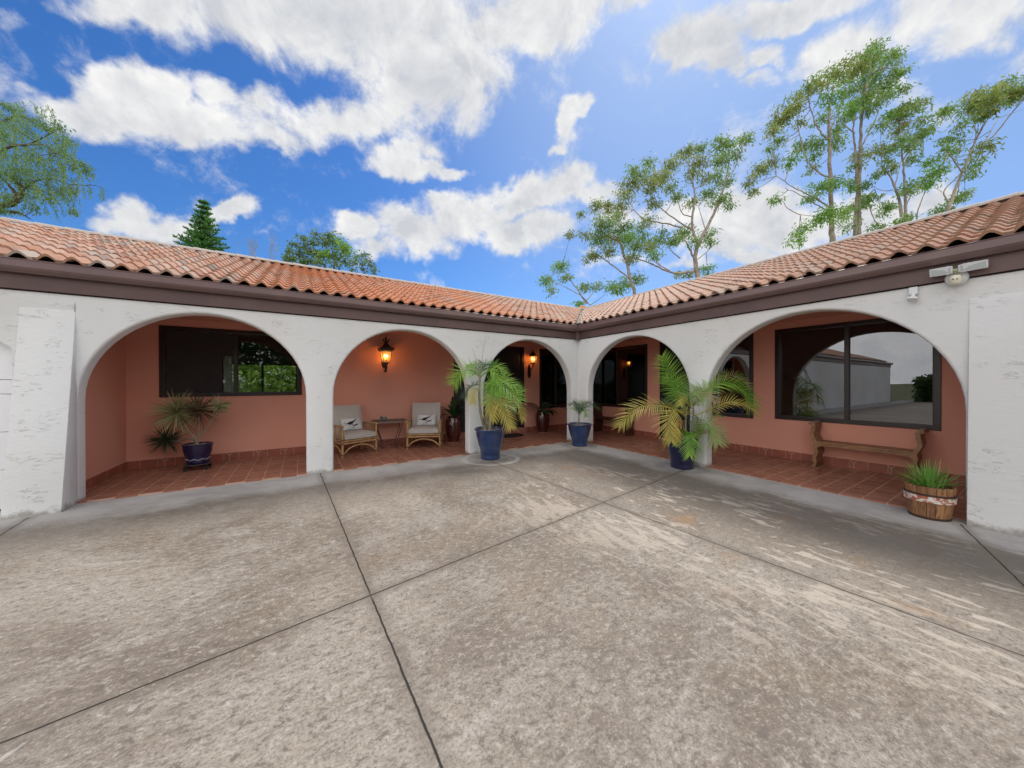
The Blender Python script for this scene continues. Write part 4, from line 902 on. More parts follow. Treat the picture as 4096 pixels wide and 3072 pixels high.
# --- side table with a little frog
R = empty('side_table', (-4.33, 1.66, FL), radians(-4), 'small dark metal side table with curved legs between the two cane armchairs', 'side table')
TM = mat('dark_bronze_metal', (.055, .032, .026), .4, .5, var=(9, .6, (.10, .06, .04)))
g = M(); g.box(-.36, .36, -.17, .17, .615, .635); g.build('table_top', TM, R, bevel=.006)
g = M(); g.box(-.26, .26, -.155, -.14, .575, .612); g.box(-.26, .26, .14, .155, .575, .612); g.build('drawer_rail', mat('worn_rail', (.22, .17, .14), .6), R, bevel=.003)
for sx in (-1, 1):
    for sy in (-1, 1):
        g = M(); g.tube(curve([(sx*.28, sy*.13, .61), (sx*.245, sy*.13, .42), (sx*.16, sy*.12, .14), (sx*.17, sy*.13, 0)], 7), .0085, 7); g.build('leg', TM, R, smooth=True)
g = M(); g.tube([(-.163, -.12, .15), (.163, -.12, .15)], .006, 6); g.tube([(-.163, .12, .15), (.163, .12, .15)], .006, 6); g.tube([(0, -.12, .15), (0, .12, .15)], .006, 6); g.build('stretcher', TM, R)
FRG = mat('verdigris_glaze', (.10, .17, .13), .35, .5, var=(30, .8, (.05, .09, .07)))
g = M()
def blob(c0, r, T_=Matrix()):
    n = 14; g.lathe([(sin(pi*k/8)*1., -cos(pi*k/8)) for k in range(0, 9)], n=n, cap=False, T=Matrix.Translation(c0) @ T_ @ Matrix.Diagonal((r[0], r[1], r[2], 1)))
blob((.01, 0, .035), (.062, .045, .040), Matrix.Rotation(radians(-18), 4, 'Y')); blob((-.052, 0, .058), (.036, .036, .028))
for s in (-1, 1): blob((-.052, .022*s, .083), (.012, .011, .012)); blob((.038, .042*s, .022), (.036, .016, .022)); blob((-.04, .032*s, .014), (.012, .012, .02)); blob((.02, .055*s, .008), (.03, .012, .008))
tag(g.build('frog_figurine', FRG, None, smooth=True, loc=(-4.45, 1.62, FL+.636)), 'small green glazed frog ornament on the side table', 'ornament')

# --- benches with scrolled ends
def make_bench(wood, dark):
    R = empty('scroll_bench'); L = 1.18
    for s in (-1, 1):
        P_ = curve([(.045, .775), (.060, .735), (.022, .700), (.012, .62), (.030, .54), (.000, .47), (-.028, .42), (-.030, .33), (.000, .24), (.012, .14), (-.002, .06), (.018, .0)] and [(u, 0, z) for u, z in ((.050, .735), (.030, .765), (.000, .745), (.004, .66), (.020, .56), (-.012, .47), (-.030, .42), (-.022, .34), (-.040, .26), (-.010, .17), (-.022, .08), (.006, .0))], 4)
        t = .024; out = []; back = []
        for i, p in enumerate(P_):
            q = (P_[min(i+1, len(P_)-1)]-P_[max(0, i-1)]).normalized(); n_ = Vector((q.z, 0, -q.x)); out.append(p+n_*t); back.append(p-n_*t)
        poly = [(p.x*s+s*L/2, p.z) for p in out+back[::-1]]; n = len(poly); k = len(P_)
        g = M(); vs = [(-.16, u, z) for u, z in poly]+[(.16, u, z) for u, z in poly]
        fs = [(i, (i+1) % n, n+(i+1) % n, n+i) for i in range(n)]
        for i in range(k-1): fs += [(i, i+1, n-2-i, n-1-i), (n+i, n+n-1-i, n+n-2-i, n+i+1)]
        g.add(vs, fs); g.build('bench_end', wood, R, smooth=True)
    g = M(); g.box(-.155, .155, -L/2+.0, L/2-.0, .425, .452); g.build('seat', wood, R, bevel=.005)
    g = M(); ap = [(-L/2+.03, .424), (L/2-.03, .424), (L/2-.03, .33), (L/2-.10, .372), (L/2-.2, .385), (0, .380), (-L/2+.2, .385), (-L/2+.10, .372), (-L/2+.03, .33)]
    g.prism(ap, 0, -.158, -.135); g.build('apron', wood, R); g = M(); g.prism(ap, 0, .135, .155); g.build('apron', wood, R)
    return R
def wood(name, c1, c2, r=.45):
    m = bpy.data.materials.new(name); m.use_nodes = True; nt = m.node_tree; b = nt.nodes['Principled BSDF']; o_ = N(nt, 'ShaderNodeTexCoord').outputs['Object']
    f = noise(nt, mapping(nt, o_, sc=(3, .35, 1)), 14, 6, .65, 1.); nt.links.new(mixc(nt, mrange(nt, f, .35, .68), c1, c2), b.inputs['Base Color']); b.inputs['Roughness'].default_value = r; return m
b1 = make_bench(wood('oak_stain', (.30, .155, .065), (.16, .07, .03)), 0); b1.location = (1.70, -4.86, FL); tag(b1, 'brown wooden bench with scrolled ends under the big right window', 'bench', 'scrolled end benches')
b2 = make_bench(wood('dark_stain', (.075, .028, .018), (.035, .014, .010)), 0); b2.location = (1.70, .34, FL); tag(b2, 'dark wooden bench with scrolled ends in the corner porch below the black window', 'bench', 'scrolled end benches')

# --- wall lanterns
def bulbmat(name, col, st):
    m = bpy.data.materials.new(name); m.use_nodes = True; b = m.node_tree.nodes['Principled BSDF']; b.inputs['Emission Color'].default_value = (*col, 1); b.inputs['Emission Strength'].default_value = st; b.inputs['Base Color'].default_value = (*col, 1); return m
BULB = bulbmat('warm_bulb', (1, .55, .18), 9.); CANDLE = mat('candle_sleeve', (.75, .6, .4), .5)
def lglass(name, tint, dif):
    m = bpy.data.materials.new(name); m.use_nodes = True; nt = m.node_tree; nt.nodes.remove(nt.nodes['Principled BSDF'])
    tr = N(nt, 'ShaderNodeBsdfTransparent'); tr.inputs[0].default_value = (*tint, 1); tl = N(nt, 'ShaderNodeBsdfTranslucent'); tl.inputs[0].default_value = (1, .8, .5, 1); gl = N(nt, 'ShaderNodeBsdfGlossy'); gl.inputs['Roughness'].default_value = .1
    mx = N(nt, 'ShaderNodeMixShader'); mx.inputs[0].default_value = dif; nt.links.new(tr.outputs[0], mx.inputs[1]); nt.links.new(tl.outputs[0], mx.inputs[2])
    m2 = N(nt, 'ShaderNodeMixShader'); m2.inputs[0].default_value = .06; nt.links.new(mx.outputs[0], m2.inputs[1]); nt.links.new(gl.outputs[0], m2.inputs[2]); nt.links.new(m2.outputs[0], nt.nodes['Material Output'].inputs[0]); return m
SEED = lglass('seeded_lantern_glass', (1, .93, .8), .22)
def point(parent, loc, w):
    l = bpy.data.lights.new('lantern_light', 'POINT'); l.energy = w; l.color = (1, .42, .10); l.shadow_soft_size = .05; o = bpy.data.objects.new('lantern_light', l); COL.objects.link(o); o.parent = parent; o.location = loc
def flames(R, z, r, n=3):
    for k in range(n):
        a = 2*pi*k/n+.5; c0 = Vector((r*cos(a), r*sin(a), z)); g = M(); g.tube([c0, c0+Vector((0, 0, .075))], .010, 8); g.build('candle', CANDLE, R, smooth=True)
        g = M(); g.lathe([(.002, .0), (.010, .012), (.014, .03), (.011, .048), (.001, .072)], c=c0+Vector((0, 0, .075)), n=10, cap=False); g.build('bulb', BULB, R, smooth=True)
R = empty('wall_lantern', (-4.38, 1.71, 0), 0, 'large four-sided iron lantern glowing above the two cane armchairs', 'wall lantern', 'lit iron wall lanterns')
zt, zb = 2.245, 1.975; q = pi/4
g = M(); g.lathe([(.215, zt+.075), (.232, zt+.06), (.20, zt+.01), (.175, zt), (.165, zt-.012)], n=4, ph=q, cap=False)
g.lathe([(.225, zt+.065), (.15, zt+.085), (.085, zt+.13), (.055, zt+.165), (.045, zt+.20), (.06, zt+.21), (.045, zt+.235), (.03, zt+.24)], n=4, ph=q, cap=True); g.build('lantern_roof', IRON, R)
g = M(); g.lathe([(.03, zt+.22), (.022, zt+.26), (.03, zt+.275), (.024, zt+.29), (.010, zt+.33), (.002, zt+.39)], n=10)
for k in range(4):
    a = k*pi/2; e = Vector((cos(a), sin(a), 0)); g.tube(curve([Vector((0, 0, zt+.205))+e*.03, Vector((0, 0, zt+.235))+e*.055, Vector((0, 0, zt+.27))+e*.062, Vector((0, 0, zt+.262))+e*.078], 4), [.012]*12+[.006], 6)
g.build('finial', IRON, R, smooth=True)
g = M(); rt_, rb_ = .158, .098
for k in range(4):
    a = q+k*pi/2; a2_ = a+pi/2; p0 = (rt_*cos(a), rt_*sin(a), zt); p1 = (rb_*cos(a), rb_*sin(a), zb); g.tube([p0, p1], .0075, 6)
    g.tube([p0, (rt_*cos(a2_), rt_*sin(a2_), zt)], .007, 6); g.tube([p1, (rb_*cos(a2_), rb_*sin(a2_), zb)], .010, 6)
g.lathe([(.01, zb-.01), (.105, zb-.008), (.105, zb+.004), (.01, zb+.006)], n=4, ph=q); g.build('lantern_cage', IRON, R)
for k in range(4):
    a = q+k*pi/2; a2_ = a+pi/2; g = M(); s_ = .97
    g.add([(rt_*cos(a)*s_, rt_*sin(a)*s_, zt), (rt_*cos(a2_)*s_, rt_*sin(a2_)*s_, zt), (rb_*cos(a2_)*s_, rb_*sin(a2_)*s_, zb+.008), (rb_*cos(a)*s_, rb_*sin(a)*s_, zb+.008)], [(0, 1, 2, 3)]); g.build('glass_pane', SEED, R, fix=False)
g = M(); g.lathe([(.045, zb+.006), (.045, zb+.07), (.02, zb+.075)], n=12, cap=False); g.build('candle_cup', mat('brass_cup', (.25, .16, .07), .4, metal=.6), R)
flames(R, zb+.055, .032)
g = M(); g.tube(curve([(0, 0, zb-.01), (0, 0, zb-.06), (.0, .02, zb-.14), (0, .06, zb-.20), (0, .10, zb-.215), (0, .12, zb-.19), (0, .10, zb-.165)], 5), .013, 8)
g.tube(curve([(0, 0, zb-.07), (0, .05, zb-.10), (0, .10, zb-.09), (0, .16, zb-.06), (0, .235, zb-.03)], 5), .014, 8)
g.lathe([(.012, -.20), (.03, -.19), (.022, -.15), (.034, -.09), (.026, -.05), (.04, -.02), (.05, 0)], c=(0, 0, zb-.01), n=10)
g.build('bracket', IRON, R, smooth=True)
g = M(); g.prism([(.055*cos(2*pi*k/20)*(1+.12*cos(4*2*pi*k/20)), 1.975+.115*sin(2*pi*k/20)*(1+.18*(k == 5))) for k in range(20)], 1, .222, .238); g.lathe([(.022, 0), (.03, .01), (.01, .03)], n=12, T=Matrix.Translation((0, .222, 1.975)) @ Matrix.Rotation(pi/2, 4, 'X')); g.build('backplate', IRON, R)
point(R, (0, 0, zb+.15), 4.5)
R = empty('wall_lantern', (-.17, 1.74, 0), 0, 'small round ribbed lantern glowing on the wall between the double door and the window', 'wall lantern', 'lit iron wall lanterns')
zb, zt = 2.09, 2.285
g = M(); g.lathe([(.125, zt), (.128, zt+.012), (.11, zt+.03), (.09, zt+.07), (.06, zt+.10), (.035, zt+.115), (.022, zt+.13), (.026, zt+.145), (.012, zt+.165), (.002, zt+.20)], n=16); g.build('lantern_roof', IRON, R, smooth=True)
pr_ = [(.078, zb), (.097, zb+.045), (.108, zb+.10), (.110, zb+.145), (.106, zt)]
g = M()
for k in range(8):
    a = 2*pi*k/8+.2; g.tube([(r*cos(a), r*sin(a), z) for r, z in pr_], .0048, 5)
g.lathe([(.01, zb-.022), (.06, zb-.02), (.084, zb-.006), (.084, zb+.006), (.01, zb+.008)], n=16); g.build('lantern_cage', IRON, R)
g = M(); g.lathe([(r*.965, z) for r, z in pr_], n=16, cap=False); g.build('glass_globe', SEED, R, smooth=True, fix=False)
flames(R, zb+.02, .038)
g = M(); g.tube(curve([(0, 0, zb-.02), (0, .0, zb-.06), (0, .02, zb-.12), (0, .07, zb-.17), (0, .13, zb-.17), (0, .19, zb-.13)], 5), .012, 8); g.tube(curve([(0, 0, zb-.05), (0, -.03, zb-.08), (0, -.02, zb-.12), (0, .01, zb-.11)], 5), .007, 6); g.lathe([(.015, -.055), (.028, -.04), (.02, -.02), (.035, 0)], c=(0, 0, zb-.015), n=10); g.build('bracket', IRON, R, smooth=True)
g = M(); g.prism([((.058+.022*(sin(2*pi*k/28) < 0)*abs(sin(2*pi*k/28)))*cos(2*pi*k/28), 1.86+.215*sin(2*pi*k/28)) for k in range(28)], 1, .19, .208); g.build('backplate', IRON, R, bevel=.004)
point(R, (0, 0, zb+.13), 2.2)

# --- floodlight and sensor on the right wing
WP = mat('white_enamel', (.68, .69, .70), .35, .5); CREAM = mat('cream_plastic', (.66, .62, .48), .45)
R = empty('security_floodlight', (-.05, -5.935, 2.655), 0, 'white twin floodlight with motion sensor on the brown fascia', 'floodlight')
g = M(); g.lathe([(.082, -.0), (.080, .018), (.06, .032), (.03, .04)], n=28, T=Matrix.Translation((.012, 0, -.03)) @ Matrix.Rotation(-pi/2, 4, 'Y')); g.build('base_plate', WP, R, smooth=True)
for s, ww, el in ((1, .155, .03), (-1, .185, .055)):
    T_ = Matrix.Translation((-.085, s*.018, .055)) @ Matrix.Rotation(radians(-28), 4, 'Y'); g = M()
    y0, y1 = (.0, s*ww)
    vs = []
    for (y, hh, d) in ((0, .036, .028), (s*ww*.2, .043, .04), (s*ww, .040, .042)): vs += [(-d*.4, y, hh), (d, y, hh*.7), (d, y, -hh*.7), (-d*.6, y, -hh)]
    g.add([T_ @ Vector(p) for p in vs], [(4*k+j, 4*k+(j+1) % 4, 4*k+4+(j+1) % 4, 4*k+4+j) for k in range(2) for j in range(4)] + [(0, 1, 2, 3), (8, 9, 10, 11)]); hd = g.build('lamp_head', WP, R, bevel=.004)
    g = M(); a_, b_ = s*ww*.08, s*ww*.95; g.add([T_ @ Vector(p) for p in ((-.0155, a_, .030), (-.0175, b_, .034), (-.027, b_, -.034), (-.0225, a_, -.030))], [(0, 1, 2, 3)]); g.build('lens', mat('frosted_lens', (.46, .50, .50), .3, .6) if 'frosted_lens' not in bpy.data.materials else bpy.data.materials['frosted_lens'], hd, fix=False)
g = M(); g.tube([(-.03, 0, -.01), (-.075, 0, .03)], .016, 10); g.tube([(-.075, -.02, .04), (-.075, .02, .04)], .018, 10); g.build('swivel', mat('dull_brass', (.35, .36, .22), .4), R, smooth=True)
g = M(); g.lathe([(.01, .02), (.035, .012), (.045, -.012), (.048, -.02), (.046, -.055), (.035, -.075), (.01, -.078)], c=(-.075, 0, -.03), n=20); g.tube([(-.03, 0, -.02), (-.075, 0, -.02)], .014, 8); sn = g.build('motion_sensor', CREAM, R, smooth=True)
g = M()
for y, z in ((-.014, -.062), (.012, -.060)): g.lathe([(.001, .0), (.006, .0), (.006, .004)], n=10, T=Matrix.Translation((-.121, y, z)) @ Matrix.Rotation(-pi/2, 4, 'Y'))
g.build('sensor_knob', INK, sn)
R = empty('wall_sensor', (0, -5.63, 2.58), 0, 'small white swivel sensor on the wall just below the fascia', 'sensor')
g = M(); g.box(-.055, -.002, -.034, .034, -.065, .02); g.build('bracket', WP, R, bevel=.006)
g = M(); g.tube([(-.05, 0, -.05), (-.065, 0, -.11)], .02, 12); g.box(-.035, .035, -.04, .04, -.012, .012, Matrix.Translation((-.075, 0, -.125)) @ Matrix.Rotation(radians(35), 4, 'Y') @ Matrix.Rotation(radians(14), 4, 'X')); g.build('sensor_head', WP, R, bevel=.004)

# ================================================================ trees
BARK = mat('eucalyptus_bark', (.42, .36, .30), .8, bump=(5, .6, 3, (1, 1, .3)), var=(3, 1, (.24, .19, .16)))
BARKD = mat('dark_bark', (.12, .09, .07), .9, bump=(6, .6))
EU = leafmat('eucalyptus_leaf', (.13, .27, .06), (.34, .50, .14), .35, .5, c3=(.34, .30, .12))
EUO = leafmat('eucalyptus_leaf_olive', (.16, .25, .05), (.40, .46, .13), .35, .5, c3=(.42, .36, .14))
EUB = leafmat('eucalyptus_leaf_bright', (.14, .31, .05), (.31, .50, .10), .4, .5)
PEP = leafmat('pepper_leaf', (.12, .24, .08), (.30, .44, .16), .4, .5); PEPY = leafmat('pepper_leaf_bright', (.16, .28, .04), (.30, .42, .06), .4, .5)
CON = leafmat('conifer_needle', (.05, .18, .04), (.14, .32, .07), .2, .5); BUSH = leafmat('bush_leaf', (.10, .20, .07), (.26, .38, .12), .3, .5); HEDG = leafmat('hedge_leaf', (.05, .10, .03), (.14, .22, .06), .4, .5); HEDB = leafmat('sunlit_hedge_leaf', (.24, .38, .07), (.58, .70, .2), .5, .5)  # second hedge leaf is a brighter copy with sunlight put into the colour
def leaves(g, p, n, sig, L, w, droop, rnd=random):
    for _ in range(n):
        q = p + Vector((rnd.gauss(0, sig), rnd.gauss(0, sig), rnd.gauss(0, sig*.75)))
        e = Vector((rnd.gauss(0, 1), rnd.gauss(0, 1), rnd.gauss(0, .7)-droop)).normalized(); l = L*rnd.uniform(.7, 1.25); ww = w*rnd.uniform(.8, 1.2)
        s = e.cross(Vector((rnd.gauss(0, 1), rnd.gauss(0, 1), rnd.gauss(0, 1)))).normalized()
        b = e*l*.45
        g.add([q, q+b+s*ww*.5, q+e*l, q+b-s*ww*.5], [(0, 1, 2, 3)], rnd.uniform(.02, 1))
LD_ = 2.7
def tree(name, label, cat, conv, Z, limbs, clusters, lm, bark, group=None, dens=1., L=.25, w=.062, droop=1., spread=.09, seed=1, ground=True, extra=None, sub=9):
    """limbs: (pixel path, r0, r1) with optional depth offsets; clusters: (x, y, rx, ry[, material key]) in the picture frame of conv"""
    rnd = random.Random(seed); pts_all = []
    bx, by = conv(*limbs[0][0][0][:2]); base = atv(bx, by, Z); c0 = Vector((base.x, base.y, 0.))
    R = empty(name, c0, 0, label, cat, group); R.matrix_basis = Matrix.Translation(c0); inv = R.matrix_basis.inverted()
    g = M(); sc = Z/732.
    dd = {}
    for li, (path, r0, r1) in enumerate(limbs):
        d0 = 0 if li == 0 else rnd.uniform(-1, 1)*spread*Z*.6
        P_ = []
        for i, q in enumerate(path):
            vx, vy = conv(q[0], q[1]); off = (q[2] if len(q) > 2 else d0*min(1, i/max(1, len(path)-1))*1.)
            P_.append(atv(vx, vy, Z+off))
        if li == 0 and ground: P_ = [Vector((c0.x, c0.y, -.1)), Vector((c0.x, c0.y, P_[0].z*.5))] + P_
        c = curve(P_, 5); k = len(c); c = [p + Vector([rnd.gauss(0, .012*Z/20) for _ in range(3)]) for p in c]
        g.tube([inv @ p for p in c], [.78*(r0+(r1-r0)*(i/(k-1))**.8) for i in range(k)], 7); pts_all += c
    gs = {}
    for cl in clusters:
        x, y, rx, ry = cl[:4]; key = cl[4] if len(cl) > 4 else 0
        vx, vy = conv(x, y); kx = abs(conv(x+1, y)[0]-vx); m = Vector(atv(vx, vy, Z+rnd.uniform(-1, 1)*spread*Z))
        RX, RY = rx*kx*sc*1.06, ry*kx*sc*1.06; RZ = (RX+RY)*.5
        near = min(pts_all, key=lambda p: (p-m).length)
        g.tube([inv @ q for q in curve([near, near.lerp(m, .5)+Vector((0, 0, -.05*(near-m).length)), m], 4)], [.022*Z/20, .02*Z/20, .018*Z/20, .016*Z/20, .014*Z/20, .012*Z/20, .010*Z/20, .008*Z/20, .006*Z/20], 4)
        gg = gs.setdefault(key, M())
        for _ in range(sub):
            v = Vector((rnd.gauss(0, 1), rnd.gauss(0, 1), rnd.gauss(0, 1))).normalized()*rnd.uniform(.25, .95)
            p = m + RT*v.x*RX + Vector((0, 0, 1))*v.z*RY + FW*v.y*RZ
            n = int(max(10, dens*RX*RY*LD_*9/sub/(L*w)**.9)); gg_sig = .30*min(RX, RY)+.06
            g.tube([inv @ m, inv @ m.lerp(p, .6)+Vector((0, 0, .03)), inv @ p], [.010*Z/20, .007*Z/20, .004*Z/20], 3, cap=False)
            leaves(gg, inv @ p, n, gg_sig, L, w, droop, rnd)
    g.build('trunk', bark, R, smooth=True, fix=False)
    for key, gg in gs.items(): gg.build('crown', lm[key], R, fix=False)
    return R
e4 = lambda x, y: (1134+.3908*x, 54+.3908*y)
e5 = lambda x, y: (1566+.3255*x, 54+.3255*y)
GRP = 'eucalyptus trees behind the right wing'
tree('eucalyptus_tree', 'low spreading eucalyptus directly behind the inside roof corner', 'tree', e4, 23, [
 ([(605,1500),(580,1400),(568,1330),(545,1270),(520,1200),(430,1150),(420,1100)], .20, .05), ([(575,1400),(500,1340),(430,1290),(390,1260)], .07, .03), ([(570,1340),(590,1280),(620,1220)], .06, .03), ([(340,1540),(290,1460),(240,1400),(200,1340)], .07, .03), ([(360,1550),(300,1490),(200,1440),(130,1400)], .05, .02)],
 [(400,1000,55,32,1),(430,1090,80,42),(400,1180,65,50),(500,1180,65,50,1),(600,1200,60,40),(370,1270,60,30,1),(590,1290,45,50),(540,1110,60,30),(480,1450,60,36,2),(620,1400,45,36),(200,1330,55,36,2),(120,1400,45,36,2),(230,1390,40,25),(340,1440,50,26),(140,1460,24,30),(300,1535,40,14,2),(330,1160,30,24,1),(250,1160,24,18,1),(310,1050,30,22,1),(470,1250,50,30,1),(560,1420,40,24),(400,1440,26,20),(460,1010,26,60,1),(560,1170,50,30,2)],
 [EU, EUO, EUB], BARK, GRP, seed=3)
tree('eucalyptus_tree', 'open-crowned grey-limbed eucalyptus left of the group of tall trees', 'tree', e4, 22, [
 ([(955,1420),(945,1340),(940,1280),(960,1210),(1000,1130),(1050,1030),(1090,930),(1110,850),(1130,760)], .26, .05), ([(945,1310),(900,1220),(880,1180)], .09, .05), ([(960,1220),(925,1120),(930,1020),(938,940),(925,860),(900,760)], .12, .04), ([(920,1130),(840,1080),(740,1000),(680,930)], .07, .03), ([(870,1120),(760,1095),(660,1075),(600,1020)], .07, .03), ([(920,1060),(870,1040),(840,960),(820,900)], .05, .02), ([(935,1360),(820,1370),(740,1340),(650,1300),(560,1290)], .10, .04), ([(800,1360),(720,1310),(690,1260)], .05, .03), ([(1000,1130),(975,1060),(960,1000)], .04, .02), ([(1110,860),(1160,790),(1180,720)], .04, .02), ([(860,1290),(800,1240),(780,1200)], .05, .02), ([(950,1300),(1030,1230),(1050,1190)],.04,.02)],
 [(680,760,45,34),(640,830,60,34),(590,870,70,34,1),(560,940,55,44,1),(700,880,70,42,1),(740,830,36,50,1),(820,750,75,36,1),(900,705,75,38,1),(970,680,45,30),(960,760,60,42,1),(920,830,55,34,1),(1090,655,75,38),(1200,640,58,32),(1150,700,75,34),(1080,755,55,40),(1060,830,45,34),(1120,870,50,34),(1010,930,65,34),(1090,960,55,40,0),(1120,1000,36,26),(920,980,38,34,1),(700,990,46,34,1),(680,1080,36,34,1),(800,900,44,34),(830,950,44,26),(880,1150,75,38),(830,1190,55,30),(930,1200,36,26),(1000,1160,46,34),(1030,1200,28,24),(740,1200,65,34),(690,1230,55,26,1),(650,1180,40,34),(880,1375,70,22,1),(1010,1350,48,28,2),(530,1010,44,46,1),(520,1060,34,40,1),(780,820,40,30,1),(1000,850,40,30,1),(640,1120,34,30),(760,1150,34,24),(720,1270,40,26,2),(600,800,30,26)],
 [EU, EUO, EUB], BARK, GRP, seed=4, dens=.95)
tree('eucalyptus_tree', 'tall pale-trunked eucalyptus with a bright green low tuft above the roof', 'tree', e5, 20, [
 ([(712,1460),(708,1330),(703,1200),(699,1000),(694,800),(690,650),(700,520),(720,400)], .24, .05), ([(702,1010),(640,990),(560,920),(520,840),(490,700)], .07, .03), ([(704,1215),(600,1150),(480,1090),(340,1000)], .06, .02), ([(692,760),(620,690),(570,560),(550,470)], .06, .03), ([(704,1240),(600,1190),(520,1140),(400,1080)], .05, .02), ([(694,700),(760,560),(800,400)], .05, .03), ([(700,1000),(780,1020),(860,1060)], .04, .02), ([(500,1260),(420,1220),(385,1170),(340,1140)], .03, .015)],
 [(410,590,105,62,1),(360,640,70,40,1),(470,480,50,34),(560,420,55,50,1),(600,370,46,34),(320,690,46,42,1),(700,490,65,55,2),(650,400,50,34,1),(720,320,75,42),(800,280,55,42,1),(640,620,55,40),(540,780,55,48),(440,900,42,50,2),(620,800,55,48),(230,960,75,46,1),(165,1040,34,48,1),(310,900,55,34,1),(360,770,65,32),(340,1150,46,30,2),(680,1060,105,46,2),(560,1140,56,40,2),(740,700,56,40),(740,780,64,46),(580,960,36,32,1),(710,1260,105,48,2),(600,1300,50,34,2),(510,1360,65,42,2),(480,1420,46,34,2),(800,1250,50,40,2),(810,1340,40,26),(190,1100,20,26,1),(300,820,34,24),(470,540,50,34,1),(600,870,46,34),(480,800,30,30,2),(500,640,40,34,1)],
 [EU, EUO, EUB], BARK, GRP, seed=5)
tree('eucalyptus_tree', 'tallest eucalyptus with twin pale trunks reaching highest in the sky', 'tree', e5, 21, [
 ([(885,1420),(888,1300),(886,1180),(892,1000),(898,850),(904,660),(925,500),(955,320),(985,180)], .25, .04), ([(862,1420),(866,1250),(876,1120),(872,960),(862,800),(852,700),(860,600)], .14, .04), ([(900,820),(950,720),(1000,620),(1040,520)], .06, .03), ([(862,720),(800,670),(770,620)], .05, .03), ([(890,1180),(950,1140),(990,1090)], .04, .02), ([(930,480),(860,380),(800,300)], .05, .03), ([(960,330),(1050,280),(1120,300)], .05, .03), ([(960,1200),(990,1290),(1030,1330)], .04, .02)],
 [(1010,145,60,38),(940,205,85,50),(1080,225,75,50),(890,260,50,40,1),(960,275,60,36,2),(900,390,80,42,2),(1080,380,75,42),(1190,305,44,26),(1175,420,46,26),(970,430,75,42),(900,520,85,42,2),(830,560,56,34,2),(1030,480,56,36),(780,380,46,44,2),(930,575,50,26),(770,620,46,42),(890,880,60,48,1),(830,1060,60,36,2),(930,1060,46,28),(900,1175,60,36),(960,1150,56,34),(1060,1220,48,40),(1020,1330,46,34),(850,1200,36,36),(1000,200,50,40),(1120,190,40,30),(1130,300,40,30),(860,300,50,34,1),(820,450,50,34),(1010,340,50,30),(1100,450,50,30),(940,480,60,30),(850,940,36,24)],
 [EU, EUO, EUB], BARK, GRP, seed=6, dens=1.15)
tree('eucalyptus_tree', 'slender grey-green eucalyptus between the tallest tree and the leaning one', 'tree', e5, 19, [
 ([(1200,1270),(1194,1150),(1190,1050),(1182,920),(1172,780),(1165,650)], .13, .03), ([(1172,1270),(1165,1190),(1145,1120),(1120,1060),(1095,1000),(1040,950)], .11, .03), ([(1125,1070),(1150,980),(1170,900)], .04, .02), ([(1200,1200),(1250,1100),(1310,1040)], .05, .02), ([(1270,1300),(1290,1200),(1330,1100)], .04, .02), ([(1120,1095),(1040,1100),(980,1070)], .03, .015), ([(1182,900),(1230,820),(1270,760)], .04, .02)],
 [(1170,600,85,60,1),(1200,540,56,34),(1290,545,56,42),(1100,600,46,34,2),(1160,690,66,52,1),(1280,740,85,42),(1220,800,56,42),(1040,830,76,40,1),(1130,800,50,42),(1060,900,38,34),(1000,990,46,26),(1110,950,56,28,1),(1250,880,56,26),(1330,1050,76,50,2),(1240,1060,46,34),(1200,1110,46,34),(1210,1270,46,26),(1380,970,66,40,2),(1440,590,56,34),(1310,640,46,34),(1030,660,30,40),(1160,1300,26,16),(1470,560,24,18),(1090,1200,24,18),(1340,700,40,26)],
 [EU, EUO, EUB], BARK, GRP, seed=7)
tree('eucalyptus_tree', 'eucalyptus leaning to the right with a flat olive crown at the picture edge', 'tree', e5, 18, [
 ([(1480,1270),(1505,1170),(1535,1080),(1575,980),(1615,890),(1650,800),(1700,700),(1760,600)], .15, .03), ([(1640,850),(1662,740),(1655,640)], .05, .02), ([(1680,800),(1780,740),(1850,650),(1930,550),(1980,480)], .06, .02), ([(1730,760),(1780,680),(1810,620)], .03, .02), ([(1478,1170),(1450,1110),(1500,1050),(1560,990)], .04, .03), ([(1440,1110),(1400,1080)], .02, .012), ([(1575,980),(1520,900),(1480,850)], .04, .02)],
 [(1700,470,105,58,1),(1830,430,85,50),(1930,440,85,50,1),(1640,560,76,42,1),(1750,550,66,34,1),(1570,660,38,42),(1500,760,66,40),(1450,830,46,34),(1540,830,56,34),(1390,900,56,34,2),(1740,800,66,40,1),(1650,900,56,40),(1630,980,38,34),(1540,1150,66,38),(1420,1220,46,26),(1600,520,46,34),(1780,480,80,50,1),(1880,480,60,36),(1440,950,40,30,2),(1590,1110,36,18),(2040,420,80,50),(2120,470,60,40),(1680,600,60,36),(1480,1230,40,20)],
 [EU, EUO, EUB], BARK, GRP, seed=8)
